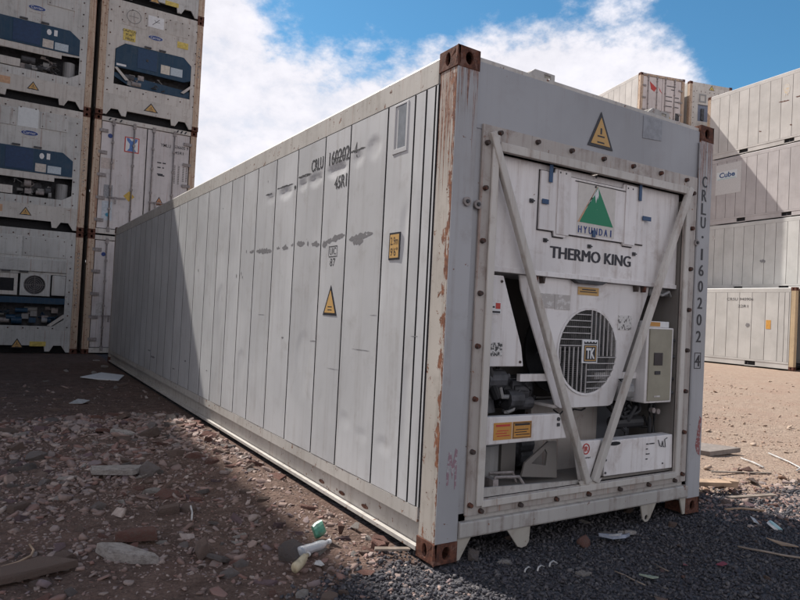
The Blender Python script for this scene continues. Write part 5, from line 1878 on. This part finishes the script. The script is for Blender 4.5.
def scrap(name, label, cat, x, y, pts_, mat, tilt=(0.1, 0.1), t=.003, lift=.02):
    m = MB().prism(pts_, 0, t)
    m.xf(lambda a, b, c_: (a, c_, b + 1.8 * a * a))
    m.f = [f[::-1] for f in m.f]
    o = m.build(name, mat, None, 0, False, (x, y, hz(x, y) + lift))
    o.rotation_euler = (tilt[0], tilt[1], random.uniform(0, 6))
    return tag(o, label, cat)


scrap('plastic_scrap', 'white flat scrap on the gravel right beside the beige jug', 'scrap', -.585, .225, [(-.05, -.01), (-.01, -.03), (.05, -.01), (.04, .015), (-.02, .025)], PLASTW)
scrap('plastic_scrap', 'curved white shell of plastic on the gravel at the right', 'scrap', 2.66, -.29, [(-.07, -.02), (0, -.035), (.07, -.02), (.075, .01), (0, .0), (-.06, .015)], PLASTW, (.3, 0), .004)
scrap('plastic_scrap', 'thin pale flake lying on the gravel at the far right', 'scrap', 2.27, -.69, [(-.09, -.012), (0, -.025), (.09, -.005), (.07, .018), (-.04, .02)], WOOD, (.1, .1), .005)
scrap('plastic_chip', 'pale green triangular chip near the bottom of the gravel', 'scrap', .97, -.65, [(-.05, -.02), (.05, -.008), (-.03, .03)], plain('pale_green_chip', (.24, .28, .22), .6), (.2, .1), .008)
scrap('plastic_bag', 'crumpled blue grey plastic bag before the middle of the container sill', 'bag', 1.30, -.16, [(-.10, -.03), (-.04, -.05), (.03, -.03), (.09, -.04), (.10, .02), (.02, .05), (-.06, .03)], BAGM, (.3, .1), .02, .03)
scrap('plastic_scrap', 'white scrap lying on the blue grey bag', 'scrap', 1.29, -.175, [(-.05, -.02), (.03, -.025), (.05, .01), (-.02, .025)], PLASTW, (.2, .1), .004, .06)
scrap('red_wrapper', 'small dull red wrapper on the gravel in the lower middle', 'scrap', 1.55, -.72, [(-.03, -.02), (.03, -.015), (.02, .02), (-.02, .02)], plain('dull_red', (.20, .04, .06), .6), (.1, .2), .004)
scrap('red_wrapper', 'red speck of wrapper farther right in the gravel', 'scrap', 1.36, -.60, [(-.025, -.01), (.02, -.015), (.02, .012)], plain('dark_red', (.16, .04, .05), .6), (.1, .2), .004)
cl = thing('plastic_lid', 'round pale blue plastic lid lying on the gravel at the right', 'scrap', (2.67, -.44, hz(2.67, -.44) + .03))  # a loose lid, its top and rim built as parts
cl.rotation_euler = (.5, .3, .2)
MB().cyl((0, 0, 0), .05, .012, 'z', 20, .046).build('lid_top', CYANP, cl, .002)
MB().plate(circle(0, 0, .052, None, 20), [circle(0, 0, .044, None, 20)], -.018, -.001).xf(lambda x, y, z: (x, -z * 1.0, y)).build('lid_rim', WHITEV, cl)


# boards at the right bottom corner
def board(label, p0, p1, w, t, mat, lift, roll=0, pitch=0):
    dx, dy = p1[0] - p0[0], p1[1] - p0[1]
    L_ = math.hypot(dx, dy)
    m = MB().box(0, L_, -w / 2, w / 2, 0, t)
    m.v = [(x + random.uniform(-.008, .008), y + random.uniform(-.006, .006), z) for x, y, z in m.v]
    o = m.build('wooden_board', mat, None, .003, False, (p0[0], p0[1], hz(*p0) + lift))
    o.rotation_euler = (roll, pitch, math.atan2(dy, dx))
    return tag(o, label, 'board')


board('sunlit thick wooden board lying just right of the right bottom corner', (2.95, .50), (3.30, .28), .10, .035, WOOD, .05, .1, -.03)
board('short block of timber at the end of the thick board', (3.33, .34), (3.43, .30), .07, .06, WOOD, .05, .2, .1)
board('long thin lath lying at the edge of the shade on the right', (3.0, .12), (3.5, .0), .035, .014, WOODG, .035, .1, 0)
board('grey brown plank lying flat beside the base near the rusted corner', (-.24, .23), (-.06, .15), .035, .01, WOODG, .03, .1, 0)
board('thin tan lath on the sand farther right', (3.75, .72), (4.3, .45), .03, .012, WOODG, .02, 0, 0)
sheet('concrete_slab', 'flat grey concrete slab lying on the sand right of the container', 'slab', [(4.2, 1.75), (4.75, 1.55), (5.0, 1.15), (4.5, 1.2)], plain('concrete', (.20, .17, .15), .9), .05, .01)
